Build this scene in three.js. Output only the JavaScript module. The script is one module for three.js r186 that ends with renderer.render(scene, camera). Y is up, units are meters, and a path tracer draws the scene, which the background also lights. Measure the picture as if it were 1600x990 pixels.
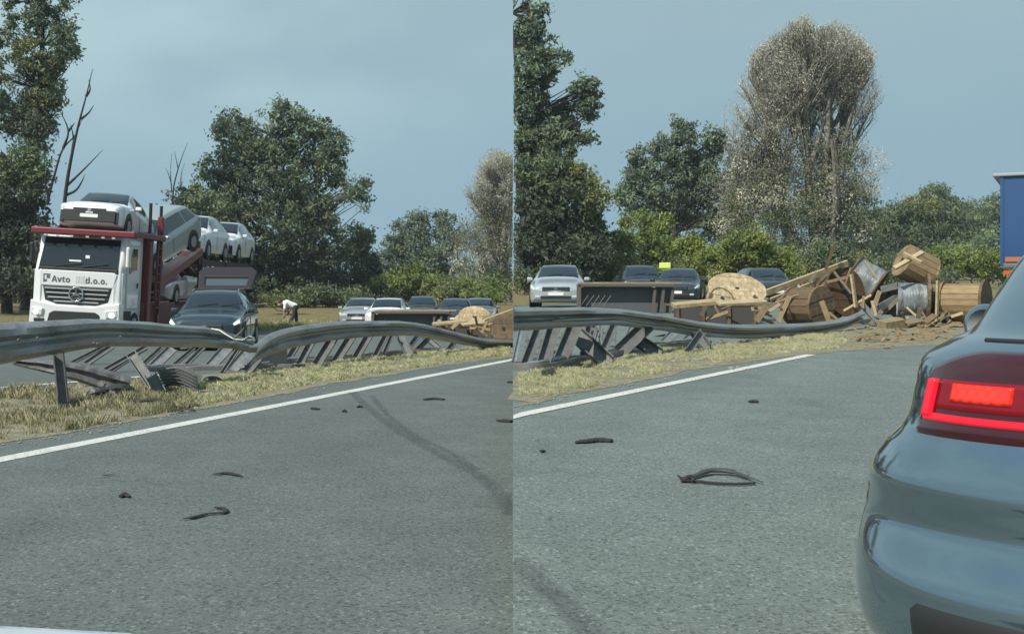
import * as THREE from 'three';
import { RoundedBoxGeometry } from 'three/addons/geometries/RoundedBoxGeometry.js';
import { TextGeometry } from 'three/addons/geometries/TextGeometry.js';
import { FontLoader } from 'three/addons/loaders/FontLoader.js';
import { MarchingCubes } from 'three/addons/objects/MarchingCubes.js';
import { mergeGeometries, toCreasedNormals } from 'three/addons/utils/BufferGeometryUtils.js';
import { ImprovedNoise } from 'three/addons/math/ImprovedNoise.js';

// ---------- camera, sky, sun, exposure ----------
const scene = new THREE.Scene();
const F = 1750, CX = 801.5, HY = 455, EYE = 1.3;           // focal length and horizon in photograph pixels, eye height in metres
const camera = new THREE.PerspectiveCamera(2 * Math.atan(495 / F) * 180 / Math.PI, 1600 / 990, 0.1, 3000);
camera.position.set(0, EYE, 0);
camera.setViewOffset(1600, 990, -(CX - 800), 495 - HY, 1600, 990);
const renderer = new THREE.WebGLRenderer({ antialias: true });
renderer.toneMapping = THREE.LinearToneMapping;
renderer.toneMappingExposure = 1;
renderer.shadowMap.enabled = true;
renderer.setSize(1024, 633);
const perlin = new ImprovedNoise();
const fbm = (x, y, z, o = 4) => { let s = 0, a = 0.5, f = 1; for (let i = 0; i < o; i++) { s += a * perlin.noise(x * f, y * f, z * f); a *= 0.5; f *= 2.03; } return s; };
{
  const w = 1024, h = 512, data = new Float32Array(w * h * 4);
  const mixc = (a, b, t) => a.map((v, i) => v + (b[i] - v) * t);
  const sm = (a, b, x) => { const t = Math.min(1, Math.max(0, (x - a) / (b - a))); return t * t * (3 - 2 * t); };
  for (let j = 0; j < h; j++) for (let i = 0; i < w; i++) {
    const el = ((j + 0.5) / h - 0.5) * Math.PI, az = ((i + 0.5) / w - 0.5) * 2 * Math.PI;
    const x = Math.cos(el) * Math.cos(az), y = Math.sin(el), z = Math.cos(el) * Math.sin(az);
    const e = el * 180 / Math.PI;
    let c = mixc([0.285, 0.452, 0.575], [0.300, 0.452, 0.545], sm(-1, 7, e));
    c = mixc(c, [0.335, 0.480, 0.550], sm(7, 14, e));
    c = mixc(c, [0.26, 0.44, 0.66], sm(25, 80, e));
    // thin high cloud, denser to the left of the view
    const s = 1 / (Math.max(y, 0.02) + 0.25);
    const n = fbm(x * s * 1.1 + 3.1, z * s * 1.1 + 7.7, 0.4, 5) + 0.5 * fbm(x * 9, y * 22, z * 9, 3);
    const veil = sm(-0.15, 0.55, n + 0.16 * sm(0.15, -0.45, x)) * 0.8 * sm(4, 11, e) * (0.12 + 0.88 * sm(0.05, -0.28, x));
    c = mixc(c, [0.46, 0.645, 0.70], veil);
    const east = 1 - 0.03 * sm(-0.02, 0.25, x); c = c.map((v) => v * east);
    if (e < 0) c = mixc(c, [0.16, 0.18, 0.16], sm(0, -6, e));
    const k = (j * w + i) * 4;
    data[k] = c[0]; data[k + 1] = c[1]; data[k + 2] = c[2]; data[k + 3] = 1;
  }
  const sky = new THREE.DataTexture(data, w, h, THREE.RGBAFormat, THREE.FloatType);
  sky.mapping = THREE.EquirectangularReflectionMapping; sky.magFilter = THREE.LinearFilter; sky.minFilter = THREE.LinearFilter; sky.needsUpdate = true;
  scene.background = sky; scene.environment = sky;
}
const sun = new THREE.DirectionalLight(new THREE.Color(1.0, 0.94, 0.84), 5.0);
sun.position.set(-0.46, 0.70, 0.55).multiplyScalar(200);
sun.target.position.set(0, 0, -30);
sun.position.add(sun.target.position);
sun.castShadow = true; sun.shadow.mapSize.set(4096, 4096); sun.shadow.radius = 1.2;
Object.assign(sun.shadow.camera, { left: -70, right: 70, top: 70, bottom: -70, near: 10, far: 500 });
scene.add(sun, sun.target);
scene.fog = new THREE.FogExp2(new THREE.Color(0.55, 0.66, 0.72), 0.0004);

// ---------- helpers ----------
let seed = 20240611;
const rnd = () => { seed = (seed + 0x6d2b79f5) | 0; let t = Math.imul(seed ^ (seed >>> 15), 1 | seed); t = (t + Math.imul(t ^ (t >>> 7), 61 | t)) ^ t; return ((t ^ (t >>> 14)) >>> 0) / 4294967296; };
const rr = (a, b) => a + (b - a) * rnd();
const gauss = () => (rnd() + rnd() + rnd() + rnd() - 2) * 0.87;
const V = (x, y, z) => new THREE.Vector3(x, y, z);
const clamp = (x, a, b) => Math.min(b, Math.max(a, x));
const smooth = (a, b, x) => { const t = clamp((x - a) / (b - a), 0, 1); return t * t * (3 - 2 * t); };
// the two carriageway views meet at x = 0: the road left of it falls gently, the road right of it climbs
const HL = 468, HR = 422;
const slopeOf = (left) => (HY - (left ? HL : HR)) / F;
const gy = (x, z) => -z * slopeOf(x < 0);                                         // road height
function G(px, py, lift = 0) { const left = px < CX, d = EYE * F / (py - (left ? HL : HR)), x = (px - CX) * d / F; return V(x, d * slopeOf(left) + lift, -d); }
const at = (px, py, d) => V((px - CX) * d / F, EYE + (HY - py) * d / F, -d);
const used = new Map();
function numbered(name) { const n = used.get(name) || 0; used.set(name, n + 1); return n ? name + '_' + String(n).padStart(3, '0') : name; }
function shadow(o) { o.traverse((m) => { if (m.isMesh) { m.castShadow = true; m.receiveShadow = true; } }); return o; }
function tag(o, label, category, group) { o.userData.label = label; o.userData.category = category; if (group) o.userData.group = group; return o; }
function thing(name, label, category, pos = V(0, 0, 0), turn = 0, group) {
  const o = new THREE.Group(); o.name = numbered(name); o.position.copy(pos); o.rotation.y = turn; scene.add(o);
  return tag(o, label, category, group);
}
function mesh(name, geo, mat, parent = scene) {
  const m = new THREE.Mesh(Array.isArray(geo) ? (geo.length > 1 ? mergeGeometries(geo.map(plain)) : geo[0]) : geo, mat);
  m.name = parent === scene ? numbered(name) : name; m.castShadow = m.receiveShadow = true; parent.add(m); return m;
}
function struct(name, geo, mat) { const m = mesh(name, geo, mat); m.userData.kind = 'structure'; return m; }
function plain(g) {                                                               // same attributes everywhere so that pieces merge
  const n = g.index ? g.toNonIndexed() : g.clone();
  for (const k of Object.keys(n.attributes)) if (!['position', 'normal', 'uv'].includes(k)) n.deleteAttribute(k);
  if (!n.attributes.normal) n.computeVertexNormals();
  if (!n.attributes.uv) n.setAttribute('uv', new THREE.BufferAttribute(new Float32Array(n.attributes.position.count * 2), 2));
  return n;
}
const mv = (g, x = 0, y = 0, z = 0, rx = 0, ry = 0, rz = 0) => { const m = new THREE.Matrix4().makeRotationFromEuler(new THREE.Euler(rx, ry, rz, 'YXZ')); m.setPosition(x, y, z); g.applyMatrix4(m); return g; };
const box = (w, h, d, x = 0, y = 0, z = 0, r = 0) => mv(r ? new RoundedBoxGeometry(w, h, d, 2, r) : new THREE.BoxGeometry(w, h, d), x, y, z);
function basis(g, a, b, up = V(0, 1, 0)) {                                         // puts a piece whose length runs along z from 0 to 1 between two points
  const f = b.clone().sub(a), L = f.length(); f.normalize();
  let s = up.clone().cross(f); if (s.lengthSq() < 1e-6) s = V(1, 0, 0).cross(f); s.normalize();
  const u = f.clone().cross(s), m = new THREE.Matrix4().makeBasis(s, u, f); m.setPosition(a);
  g.scale(1, 1, L); g.applyMatrix4(m); return g;
}
const bar = (a, b, w, t, up) => basis(mv(new THREE.BoxGeometry(w, t, 1), 0, 0, 0.5), a, b, up);
function tube(pts, radii, sides = 6, squash = 1, cap = true) {
  const pos = [], idx = [], uv = []; let len = 0;
  const f = V(), s = V(), u = V(), prev = V(0, 1, 0);
  const R = (i) => Array.isArray(radii) ? radii[Math.min(i, radii.length - 1)] : radii;
  for (let i = 0; i < pts.length; i++) {
    f.copy(pts[Math.min(i + 1, pts.length - 1)]).sub(pts[Math.max(i - 1, 0)]).normalize();
    if (i) len += pts[i].distanceTo(pts[i - 1]);
    s.crossVectors(prev, f); if (s.lengthSq() < 1e-3) s.crossVectors(V(1, 0, 0.3), f); s.normalize(); u.crossVectors(f, s);
    for (let k = 0; k <= sides; k++) {
      const a = k / sides * 2 * Math.PI, c = Math.cos(a) * R(i), q = Math.sin(a) * R(i) * squash;
      pos.push(pts[i].x + s.x * c + u.x * q, pts[i].y + s.y * c + u.y * q, pts[i].z + s.z * c + u.z * q); uv.push(k / sides, len);
    }
  }
  const n = sides + 1;
  for (let i = 0; i < pts.length - 1; i++) for (let k = 0; k < sides; k++) { const a = i * n + k; idx.push(a, a + 1, a + n, a + 1, a + n + 1, a + n); }
  if (cap) for (const i of [0, pts.length - 1]) { const c = pos.length / 3; pos.push(pts[i].x, pts[i].y, pts[i].z); uv.push(0, 0); for (let k = 0; k < sides; k++) i ? idx.push(c, i * n + k, i * n + k + 1) : idx.push(c, k + 1, k); }
  const g = new THREE.BufferGeometry();
  g.setAttribute('position', new THREE.Float32BufferAttribute(pos, 3)); g.setAttribute('uv', new THREE.Float32BufferAttribute(uv, 2)); g.setIndex(idx); g.computeVertexNormals();
  return g;
}
// keeps only the part of a geometry (in world space) on one side of the plane x = 0 where the two views of the road meet
function clipX(g, sign) {
  const n = plain(g), P = n.attributes.position.array, N = n.attributes.normal.array, U = n.attributes.uv.array, C = g.attributes.color && !g.index ? g.attributes.color.array : null;
  const op = [], on = [], ou = [], oc = [];
  for (let t = 0; t < P.length / 9; t++) {
    let poly = [];
    for (let k = 0; k < 3; k++) { const i = t * 3 + k; poly.push([...P.subarray(i * 3, i * 3 + 3), ...N.subarray(i * 3, i * 3 + 3), ...U.subarray(i * 2, i * 2 + 2), ...(C ? C.subarray(i * 3, i * 3 + 3) : [0, 0, 0])]); }
    const out = [];
    for (let k = 0; k < 3; k++) {
      const a = poly[k], b = poly[(k + 1) % 3], da = a[0] * sign - 0.004, db = b[0] * sign - 0.004;
      if (da >= 0) out.push(a);
      if (da * db < 0) { const s = da / (da - db); out.push(a.map((v, i) => v + (b[i] - v) * s)); }
    }
    for (let k = 1; k + 1 < out.length; k++) for (const q of [out[0], out[k], out[k + 1]]) { op.push(q[0], q[1], q[2]); on.push(q[3], q[4], q[5]); ou.push(q[6], q[7]); oc.push(q[8], q[9], q[10]); }
  }
  const r = new THREE.BufferGeometry();
  r.setAttribute('position', new THREE.Float32BufferAttribute(op, 3)); r.setAttribute('normal', new THREE.Float32BufferAttribute(on, 3)); r.setAttribute('uv', new THREE.Float32BufferAttribute(ou, 2));
  if (C) r.setAttribute('color', new THREE.Float32BufferAttribute(oc, 3));
  return r;
}
function clipThing(o, sign) { o.updateMatrixWorld(true); o.traverse((m) => { if (!m.isMesh) return; const g = clipX(m.geometry.clone().applyMatrix4(m.matrixWorld), sign); g.applyMatrix4(m.matrixWorld.clone().invert()); m.geometry = g; }); }
function tex(w, h, fn, srgb = true) {
  const d = new Uint8Array(w * h * 4);
  for (let y = 0; y < h; y++) for (let x = 0; x < w; x++) { const c = fn(x / w, y / h, x, y), k = (y * w + x) * 4; for (let i = 0; i < 3; i++) d[k + i] = clamp(Math.round((c.length ? c[i] : c) * 255), 0, 255); d[k + 3] = 255; }
  const t = new THREE.DataTexture(d, w, h); t.wrapS = t.wrapT = THREE.RepeatWrapping; t.magFilter = THREE.LinearFilter; t.minFilter = THREE.LinearMipmapLinearFilter; t.generateMipmaps = true;
  if (srgb) t.colorSpace = THREE.SRGBColorSpace; t.needsUpdate = true; return t;
}
const tileNoise = (u, v, f, z, o = 3) => {                                         // repeats on the unit square
  const n = (a, b) => fbm(a * f, b * f, z, o);
  const su = smooth(0, 1, u), sv = smooth(0, 1, v);
  return (n(u, v) * (1 - su) + n(u - 1, v) * su) * (1 - sv) + (n(u, v - 1) * (1 - su) + n(u - 1, v - 1) * su) * sv;
};
const lin = (r, g, b) => new THREE.Color().setRGB(r, g, b);
const std = (r, g, b, rough = 0.8, extra = {}) => new THREE.MeshStandardMaterial({ color: lin(r, g, b), roughness: rough, ...extra });
const paint = (r, g, b, extra = {}) => new THREE.MeshPhysicalMaterial({ color: lin(r, g, b), roughness: 0.45, metalness: 0.15, clearcoat: 1, clearcoatRoughness: 0.06, ...extra });

// ---------- materials ----------
const aggregate = (() => { const N = 1024, cell = new Float32Array(N * N).fill(0); 
  for (let i = 0; i < 26000; i++) { const cx = rnd() * N, cy = rnd() * N, r = rr(1.2, 4.2), b = rnd() < 0.12 ? rr(0.5, 1.1) : rr(-0.95, 0.6); 
    for (let y = -5; y <= 5; y++) for (let x = -5; x <= 5; x++) if (x * x + y * y < r * r) cell[((cy + y + N) % N | 0) * N + ((cx + x + N) % N | 0)] = b; }
  return { N, cell }; })();
const asphaltMap = tex(1024, 1024, (u, v, x, y) => { const a = aggregate.cell[y * 1024 + x], n = tileNoise(u, v, 5, 2.2, 4); const k = 0.60 + a * 0.155 + n * 0.09 + (rnd() - 0.5) * 0.18; return [k, k, k]; });
const asphaltBump = tex(1024, 1024, (u, v, x, y) => 0.5 + aggregate.cell[y * 1024 + x] * 0.4 + (rnd() - 0.5) * 0.1, false);
const asphalt = (r, g, b) => new THREE.MeshStandardMaterial({ color: lin(r, g, b), map: asphaltMap, bumpMap: asphaltBump, bumpScale: 0.006, roughness: 0.78, vertexColors: true });
const soilMap = tex(512, 512, (u, v) => { const n = tileNoise(u, v, 6, 5.1, 5), m = tileNoise(u, v, 24, 1.1, 3); const k = 0.62 + n * 0.35 + m * 0.3 + (rnd() - 0.5) * 0.16; return [k * 0.98, k * 0.93, k * 0.80]; });
const soil = new THREE.MeshStandardMaterial({ color: lin(0.62, 0.64, 0.56), map: soilMap, bumpMap: soilMap, bumpScale: 0.02, roughness: 0.95 });
const dryGround = new THREE.MeshStandardMaterial({ color: lin(0.55, 0.50, 0.28), map: soilMap, bumpMap: soilMap, bumpScale: 0.05, roughness: 0.95 });
const lineMap = tex(512, 256, (u, v) => { const n = tileNoise(u, v, 9, 8.8, 4), c = tileNoise(u, v, 40, 2.8, 2); const k = 0.90 + n * 0.30 - (c + n * 0.5 > 0.20 ? 0.30 : 0) + (rnd() - 0.5) * 0.08; return [k, k, k * 0.98]; });
const linePaint = new THREE.MeshStandardMaterial({ color: lin(0.72, 0.72, 0.70), map: lineMap, roughness: 0.8 });
const steelMap = tex(512, 512, (u, v) => { const n = tileNoise(u, v, 4, 3.3, 5), s = tileNoise(u * 1, v * 1, 30, 9.1, 2), sc = tileNoise(u, v, 2, 6.6, 5); let k = 0.70 + n * 0.28 + s * 0.14; return [k, k * 0.995, k * 0.985]; });
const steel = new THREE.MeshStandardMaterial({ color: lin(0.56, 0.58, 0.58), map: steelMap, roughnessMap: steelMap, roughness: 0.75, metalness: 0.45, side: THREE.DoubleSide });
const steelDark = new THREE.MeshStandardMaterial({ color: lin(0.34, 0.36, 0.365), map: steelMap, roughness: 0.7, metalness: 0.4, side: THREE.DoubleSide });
const woodMap = tex(256, 512, (u, v) => { const g = tileNoise(u, v * 0.12, 14, 4.4, 4), r = Math.sin((u * 9 + tileNoise(u, v, 3, 1.4, 3) * 5) * 6.283) * 0.5; const st = tileNoise(u, v, 4, 9.4, 3); const k = 0.72 + g * 0.30 + r * 0.06 + st * 0.25; return [k, k * 0.93, k * 0.80]; });
const wood = (r, g, b) => new THREE.MeshStandardMaterial({ color: lin(r, g, b), map: woodMap, bumpMap: woodMap, bumpScale: 0.003, roughness: 0.82 });
const paleWood = [wood(0.86, 0.79, 0.66), wood(0.78, 0.71, 0.57), wood(0.90, 0.84, 0.72)];
const tanWood = [wood(0.54, 0.46, 0.33), wood(0.45, 0.385, 0.28), wood(0.62, 0.53, 0.38)];
const brownWood = [wood(0.27, 0.215, 0.165), wood(0.22, 0.175, 0.135), wood(0.32, 0.26, 0.20)];
const wrapMap = tex(512, 512, (u, v) => { const n = tileNoise(u, v, 5, 7.3, 5), c = tileNoise(u, v, 14, 2.3, 4); const k = 0.66 + n * 0.55 + Math.abs(c) * 0.5; return [k * 0.97, k, k * 1.02]; });
const wrap = new THREE.MeshStandardMaterial({ color: lin(0.46, 0.48, 0.48), map: wrapMap, bumpMap: wrapMap, bumpScale: 0.05, roughness: 0.38 });
const barkMap = tex(128, 256, (u, v) => { const n = tileNoise(u, v * 0.3, 12, 3.7, 4); const k = 0.6 + n * 0.7; return [k, k * 0.95, k * 0.88]; });
const bark = new THREE.MeshStandardMaterial({ color: lin(0.11, 0.10, 0.085), map: barkMap, bumpMap: barkMap, bumpScale: 0.03, roughness: 0.95 });
const paleBark = new THREE.MeshStandardMaterial({ color: lin(0.56, 0.58, 0.55), map: barkMap, roughness: 0.95 });
const deadBark = new THREE.MeshStandardMaterial({ color: lin(0.10, 0.10, 0.10), map: barkMap, roughness: 0.95 });
const leafMat = new THREE.MeshPhysicalMaterial({ color: lin(1, 1, 1), vertexColors: true, roughness: 0.68, side: THREE.DoubleSide, transmission: 0.34, thickness: 0 });
const rubber = std(0.022, 0.022, 0.023, 0.85), blackPlastic = std(0.02, 0.021, 0.022, 0.5), rim = std(0.45, 0.46, 0.47, 0.35, { metalness: 0.8 });
const glassDark = new THREE.MeshPhysicalMaterial({ color: lin(0.012, 0.017, 0.02), roughness: 0.04, metalness: 0, clearcoat: 1, clearcoatRoughness: 0.02 });
const lampGlass = new THREE.MeshPhysicalMaterial({ color: lin(0.75, 0.77, 0.78), roughness: 0.12, metalness: 0.35, clearcoat: 1 });
const chrome = std(0.75, 0.76, 0.77, 0.18, { metalness: 1 });
const plateMat = std(0.75, 0.76, 0.74, 0.5);
const carrierRed = new THREE.MeshPhysicalMaterial({ color: lin(0.145, 0.012, 0.017), roughness: 0.5, clearcoat: 0.4, clearcoatRoughness: 0.3 });
const carrierDark = std(0.05, 0.02, 0.024, 0.6);
const white = paint(0.74, 0.75, 0.75), silver = paint(0.42, 0.44, 0.45, { metalness: 0.5, roughness: 0.35 }), grey = paint(0.22, 0.235, 0.24, { metalness: 0.5, roughness: 0.35 });

// ---------- ground, roads, markings ----------
function sheet(name, outline, mat, lift, uvScale, step = 0.6, jitter = 0) {        // polygon of world points draped on the road's gradient
  const sh = new THREE.Shape(outline.map((p) => new THREE.Vector2(p.x, -p.z)));
  const pts = [];
  outline.forEach((p, i) => { const q = outline[(i + 1) % outline.length], n = Math.max(1, Math.min(60, Math.round(p.distanceTo(q) / step)));
    for (let k = 0; k < n; k++) { const r = p.clone().lerp(q, k / n); const j = k ? jitter : 0; pts.push(new THREE.Vector2(r.x + fbm(r.x * 1.7, r.z * 1.7, 3) * j, -(r.z + fbm(r.x * 1.7, r.z * 1.7, 9) * j))); } });
  const g = new THREE.ShapeGeometry(new THREE.Shape(jitter ? pts : sh.getPoints()));
  const p = g.attributes.position, uv = g.attributes.uv, left = outline.reduce((s, q) => s + q.x, 0) < 0;
  for (let i = 0; i < p.count; i++) { const x = p.getX(i), d = p.getY(i); p.setXYZ(i, x, d * slopeOf(left) + lift, -d); uv.setXY(i, x / uvScale, d / uvScale); }
  g.computeVertexNormals(); return struct(name, g, mat);
}
function terrain(name, left, mat, x0, x1, z0, z1, nx, nz, height, uvScale, tint) {
  const pos = [], uv = [], col = [], idx = [];
  for (let j = 0; j <= nz; j++) for (let i = 0; i <= nx; i++) {
    const fx = i / nx, fz = j / nz, x = x0 + (x1 - x0) * (left ? 1 - Math.pow(1 - fx, 1.6) : Math.pow(fx, 1.6)), z = z0 + (z1 - z0) * Math.pow(fz, 1.5);
    pos.push(x, height(x, z), z); uv.push(x / uvScale, z / uvScale); const c = tint ? tint(x, z) : [1, 1, 1]; col.push(...c);
  }
  for (let j = 0; j < nz; j++) for (let i = 0; i < nx; i++) { const a = j * (nx + 1) + i; idx.push(a, a + 1, a + nx + 1, a + 1, a + nx + 2, a + nx + 1); }
  const g = new THREE.BufferGeometry(); g.setAttribute('position', new THREE.Float32BufferAttribute(pos, 3)); g.setAttribute('uv', new THREE.Float32BufferAttribute(uv, 2)); g.setAttribute('color', new THREE.Float32BufferAttribute(col, 3)); g.setIndex(idx); g.computeVertexNormals();
  return struct(name, g, mat);
}
const meadow = new THREE.MeshStandardMaterial({ color: lin(0.44, 0.41, 0.22), map: soilMap, roughness: 0.95, vertexColors: true });
const bankL = (x, z) => -z * slopeOf(true) - 0.05 + smooth(50, 85, -z) * 1.0 + smooth(90, 400, -z) * 6;
const bankR = (x, z) => -z * slopeOf(false) - 0.05 + smooth(70, 300, -z) * 2;
terrain('ground', true, meadow, -500, 0, 60, -900, 30, 90, bankL, 3, (x, z) => { const n = 1 + fbm(x * 0.1, z * 0.1, 1) * 0.6; return [n, n, n]; });
terrain('ground', false, meadow, 0, 500, 60, -900, 30, 90, bankR, 3, (x, z) => { const n = 1 + fbm(x * 0.1, z * 0.1, 1) * 0.6; return [n, n, n]; });
const roadTint = (k) => (x, z) => { const l = x * 0.93 + z * 0.36, t = Math.sin(l * 3.3 + k) * 0.035 + fbm(l * 1.6, z * 0.06, k + 2) * 0.12, n = 1 + t + fbm(x * 0.5, z * 0.25, k) * 0.22 + fbm(x * 2.2, z * 2.2, k + 4) * 0.08; return [n, n, n]; };
terrain('road', true, asphalt(0.318, 0.378, 0.345), -26, 0, 40, -50, 60, 160, (x, z) => gy(-1, z), 3.0, roadTint(1.3));
terrain('road', false, asphalt(0.425, 0.512, 0.465), 0, 30, 40, -60, 60, 160, (x, z) => gy(1, z), 2.7, roadTint(7.9));
const px = (list) => list.map(([a, b]) => G(a, b));
const leftNear = [[-90, 708], [0, 692], [100, 678], [200, 660], [300, 642], [400, 624], [480, 607], [568, 592], [640, 580], [729, 566], [801, 557]];
const leftFar = [[801, 541], [700, 548], [600, 557], [500, 567], [400, 578], [300, 588], [200, 596], [90, 603], [0, 610], [-90, 617]];
const rightNear = [[802, 637], [900, 614], [1000, 596], [1100, 576], [1200, 562], [1270, 553], [1330, 548], [1420, 541], [1530, 536], [1640, 533]];
const rightFar = [[1640, 499], [1560, 500], [1440, 503], [1340, 510], [1200, 531], [1100, 540], [1000, 554], [930, 568], [830, 584], [802, 590]];
sheet('median_ground', px([...leftNear, ...leftFar]), soil, 0.004, 1.4, 0.35, 0.34);
sheet('median_ground', px([...rightNear, ...rightFar]), soil, 0.004, 1.4, 0.35, 0.34);
sheet('roadside_verge', [G(-200, 503), G(60, 507), G(300, 516), G(430, 517), G(560, 511), G(801, 507), V(-0.01, 0, -78), V(-70, 0, -78)].map((p) => p), dryGround, 0.012, 2.2, 1.2, 0.5);
sheet('roadside_verge', [G(802, 478), G(1000, 470), G(1640, 468), V(40, 0, -95), V(0.01, 0, -95)], dryGround, 0.012, 2.2, 1.2, 0.3);
function roadLine(a, b, w, lift) {
  const dir = b.clone().sub(a).setY(0).normalize(), n = V(dir.z, 0, -dir.x), N = 40, pos = [], uv = [], idx = [], L = a.distanceTo(b);
  for (let i = 0; i <= N; i++) for (const s of [-1, 1]) { const p = a.clone().lerp(b, i / N).addScaledVector(n, s * (w / 2 + fbm(i * 0.9, s * 5, 2) * 0.018)); p.x = a.x + b.x < 0 ? Math.min(p.x, -0.003) : Math.max(p.x, 0.003); pos.push(p.x, p.y + lift, p.z); uv.push(i / N * L / 1.5, s < 0 ? 0 : 0.3); }
  for (let i = 0; i < N; i++) { const q = i * 2; idx.push(q, q + 1, q + 2, q + 1, q + 3, q + 2); }
  const g = new THREE.BufferGeometry(); g.setAttribute('position', new THREE.Float32BufferAttribute(pos, 3)); g.setAttribute('uv', new THREE.Float32BufferAttribute(uv, 2)); g.setIndex(idx); g.computeVertexNormals();
  return struct('edge_line', g, linePaint);
}
const extend = (a, b, t) => a.clone().lerp(b, t);
roadLine(extend(G(0, 718), G(800, 562), -0.45), extend(G(0, 718), G(800, 562), 1.02), 0.21, 0.004);
roadLine(extend(G(804, 650), G(1270, 553), -0.05), G(1268, 554), 0.17, 0.005);
roadLine(G(-60, 611), extend(G(0, 606), G(90, 599), 3.2), 0.2, 0.009);
{ // the step in level where the two stretches of road meet
  const pos = [], idx = []; for (let i = 0; i <= 40; i++) { const z = 40 - i * 5; pos.push(0, Math.min(gy(-1, z), gy(1, z)) - 0.06, z, 0, Math.max(gy(-1, z), gy(1, z)) - 0.002, z); if (i) { const q = i * 2; idx.push(q - 2, q - 1, q, q - 1, q + 1, q); } }
  const g = new THREE.BufferGeometry(); g.setAttribute('position', new THREE.Float32BufferAttribute(pos, 3)); g.setIndex(idx); g.computeVertexNormals(); struct('road_embankment', g, std(0.2, 0.19, 0.17, 0.95));
}
// skid marks
const skidAlpha = tex(256, 64, (u, v) => { const e = smooth(0, 0.35, v) * smooth(1, 0.65, v), n = tileNoise(u, v, 7, 3.9, 4); return clamp(e * (0.50 + n * 0.9), 0, 1); }, false);
const skidMat = new THREE.MeshStandardMaterial({ color: lin(0.035, 0.037, 0.038), roughness: 0.9, alphaMap: skidAlpha, transparent: true, opacity: 0.36 });
function skid(label, pts, w, lift) {
  const c = new THREE.CatmullRomCurve3(pts.map(([a, b]) => G(a, b))), N = 40, pos = [], uv = [], idx = [];
  for (let i = 0; i <= N; i++) { const p = c.getPoint(i / N), t = c.getTangent(i / N), n = V(t.z, 0, -t.x).normalize(); for (const s of [-1, 1]) { pos.push(p.x + n.x * s * w / 2, gy(p.x, p.z) + lift, p.z + n.z * s * w / 2); uv.push(i / N * c.getLength() / 2, s < 0 ? 0 : 1); } if (i) { const q = i * 2; idx.push(q - 2, q - 1, q, q - 1, q + 1, q); } }
  let g = new THREE.BufferGeometry(); g.setAttribute('position', new THREE.Float32BufferAttribute(pos, 3)); g.setAttribute('uv', new THREE.Float32BufferAttribute(uv, 2)); g.setIndex(idx); g.computeVertexNormals();
  g = clipX(g, pts[0][0] < CX ? -1 : 1);
  tag(mesh('skid_mark', g, skidMat), label, 'skid mark', 'tyre marks on the road');
}
skid('dark curved tyre mark sweeping from the white line to the middle of the picture', [[548, 612], [572, 634], [620, 672], [690, 712], [760, 752], [812, 782]], 0.16, 0.004);
skid('fainter inner tyre mark beside the curved one, closer to the white line', [[580, 618], [605, 648], [650, 682], [700, 706], [745, 735]], 0.11, 0.007);
skid('wide faint tyre mark at the bottom of the right-hand road', [[804, 872], [830, 900], [880, 945], [940, 1010]], 0.16, 0.004);

// ---------- trees ----------
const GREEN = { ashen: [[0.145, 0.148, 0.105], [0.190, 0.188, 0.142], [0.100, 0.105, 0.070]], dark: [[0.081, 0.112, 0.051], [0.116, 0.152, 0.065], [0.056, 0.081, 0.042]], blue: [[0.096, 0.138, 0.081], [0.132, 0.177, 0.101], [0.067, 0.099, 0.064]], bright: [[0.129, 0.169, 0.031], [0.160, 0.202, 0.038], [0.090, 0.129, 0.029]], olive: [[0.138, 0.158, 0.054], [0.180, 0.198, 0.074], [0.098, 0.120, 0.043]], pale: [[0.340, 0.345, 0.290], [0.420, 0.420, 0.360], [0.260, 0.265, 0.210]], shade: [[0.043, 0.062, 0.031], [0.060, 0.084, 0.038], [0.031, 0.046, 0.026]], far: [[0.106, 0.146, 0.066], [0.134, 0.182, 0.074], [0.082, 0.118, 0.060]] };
class Leaves {
  constructor(sign) { this.p = []; this.c = []; this.n = []; this.sign = sign; }
  leaf(x, y, z, s, col) {
    const a = rnd() * 6.283, b = rnd() * 2 - 1, q = Math.sqrt(1 - b * b), nx = q * Math.cos(a), ny = b * 0.75 + 0.35, nz = q * Math.sin(a);
    const n = V(nx, ny, nz).normalize(), t = V(gauss(), gauss(), gauss()).cross(n).normalize(), u = n.clone().cross(t);
    const L = s * rr(0.8, 1.5), W = s * rr(0.4, 0.7), f = n.clone().multiplyScalar(W * 0.35);
    const A = [x - t.x * L / 2, y - t.y * L / 2, z - t.z * L / 2], B = [x + t.x * L / 2, y + t.y * L / 2, z + t.z * L / 2];
    const C = [x + u.x * W / 2 + f.x, y + u.y * W / 2 + f.y, z + u.z * W / 2 + f.z], D = [x - u.x * W / 2 + f.x, y - u.y * W / 2 + f.y, z - u.z * W / 2 + f.z];
    if (this.sign) for (const v of [A, B, C, D]) if (v[0] * this.sign < 0.006) return;
    this.p.push(...A, ...C, ...B, ...A, ...B, ...D); const k = rr(0.72, 1.32); for (let i = 0; i < 6; i++) this.c.push(col[0] * k, col[1] * k, col[2] * k);
  }
  clump(c, r, n, s, col) { s *= rr(0.65, 1.5); for (let i = 0; i < n; i++) this.leaf(c.x + gauss() * r, c.y + gauss() * r * 0.8, c.z + gauss() * r, s, col); }
  geo() { const g = new THREE.BufferGeometry(); g.setAttribute('position', new THREE.Float32BufferAttribute(this.p, 3)); g.setAttribute('color', new THREE.Float32BufferAttribute(this.c, 3)); g.computeVertexNormals(); return g; }
}
const tint = (base) => { const k = rr(1.12, 1.8), y = rr(-0.06, 0.1); return [base[0] * k * (1 + y), base[1] * k, base[2] * k * (1 - y)]; };
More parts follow.
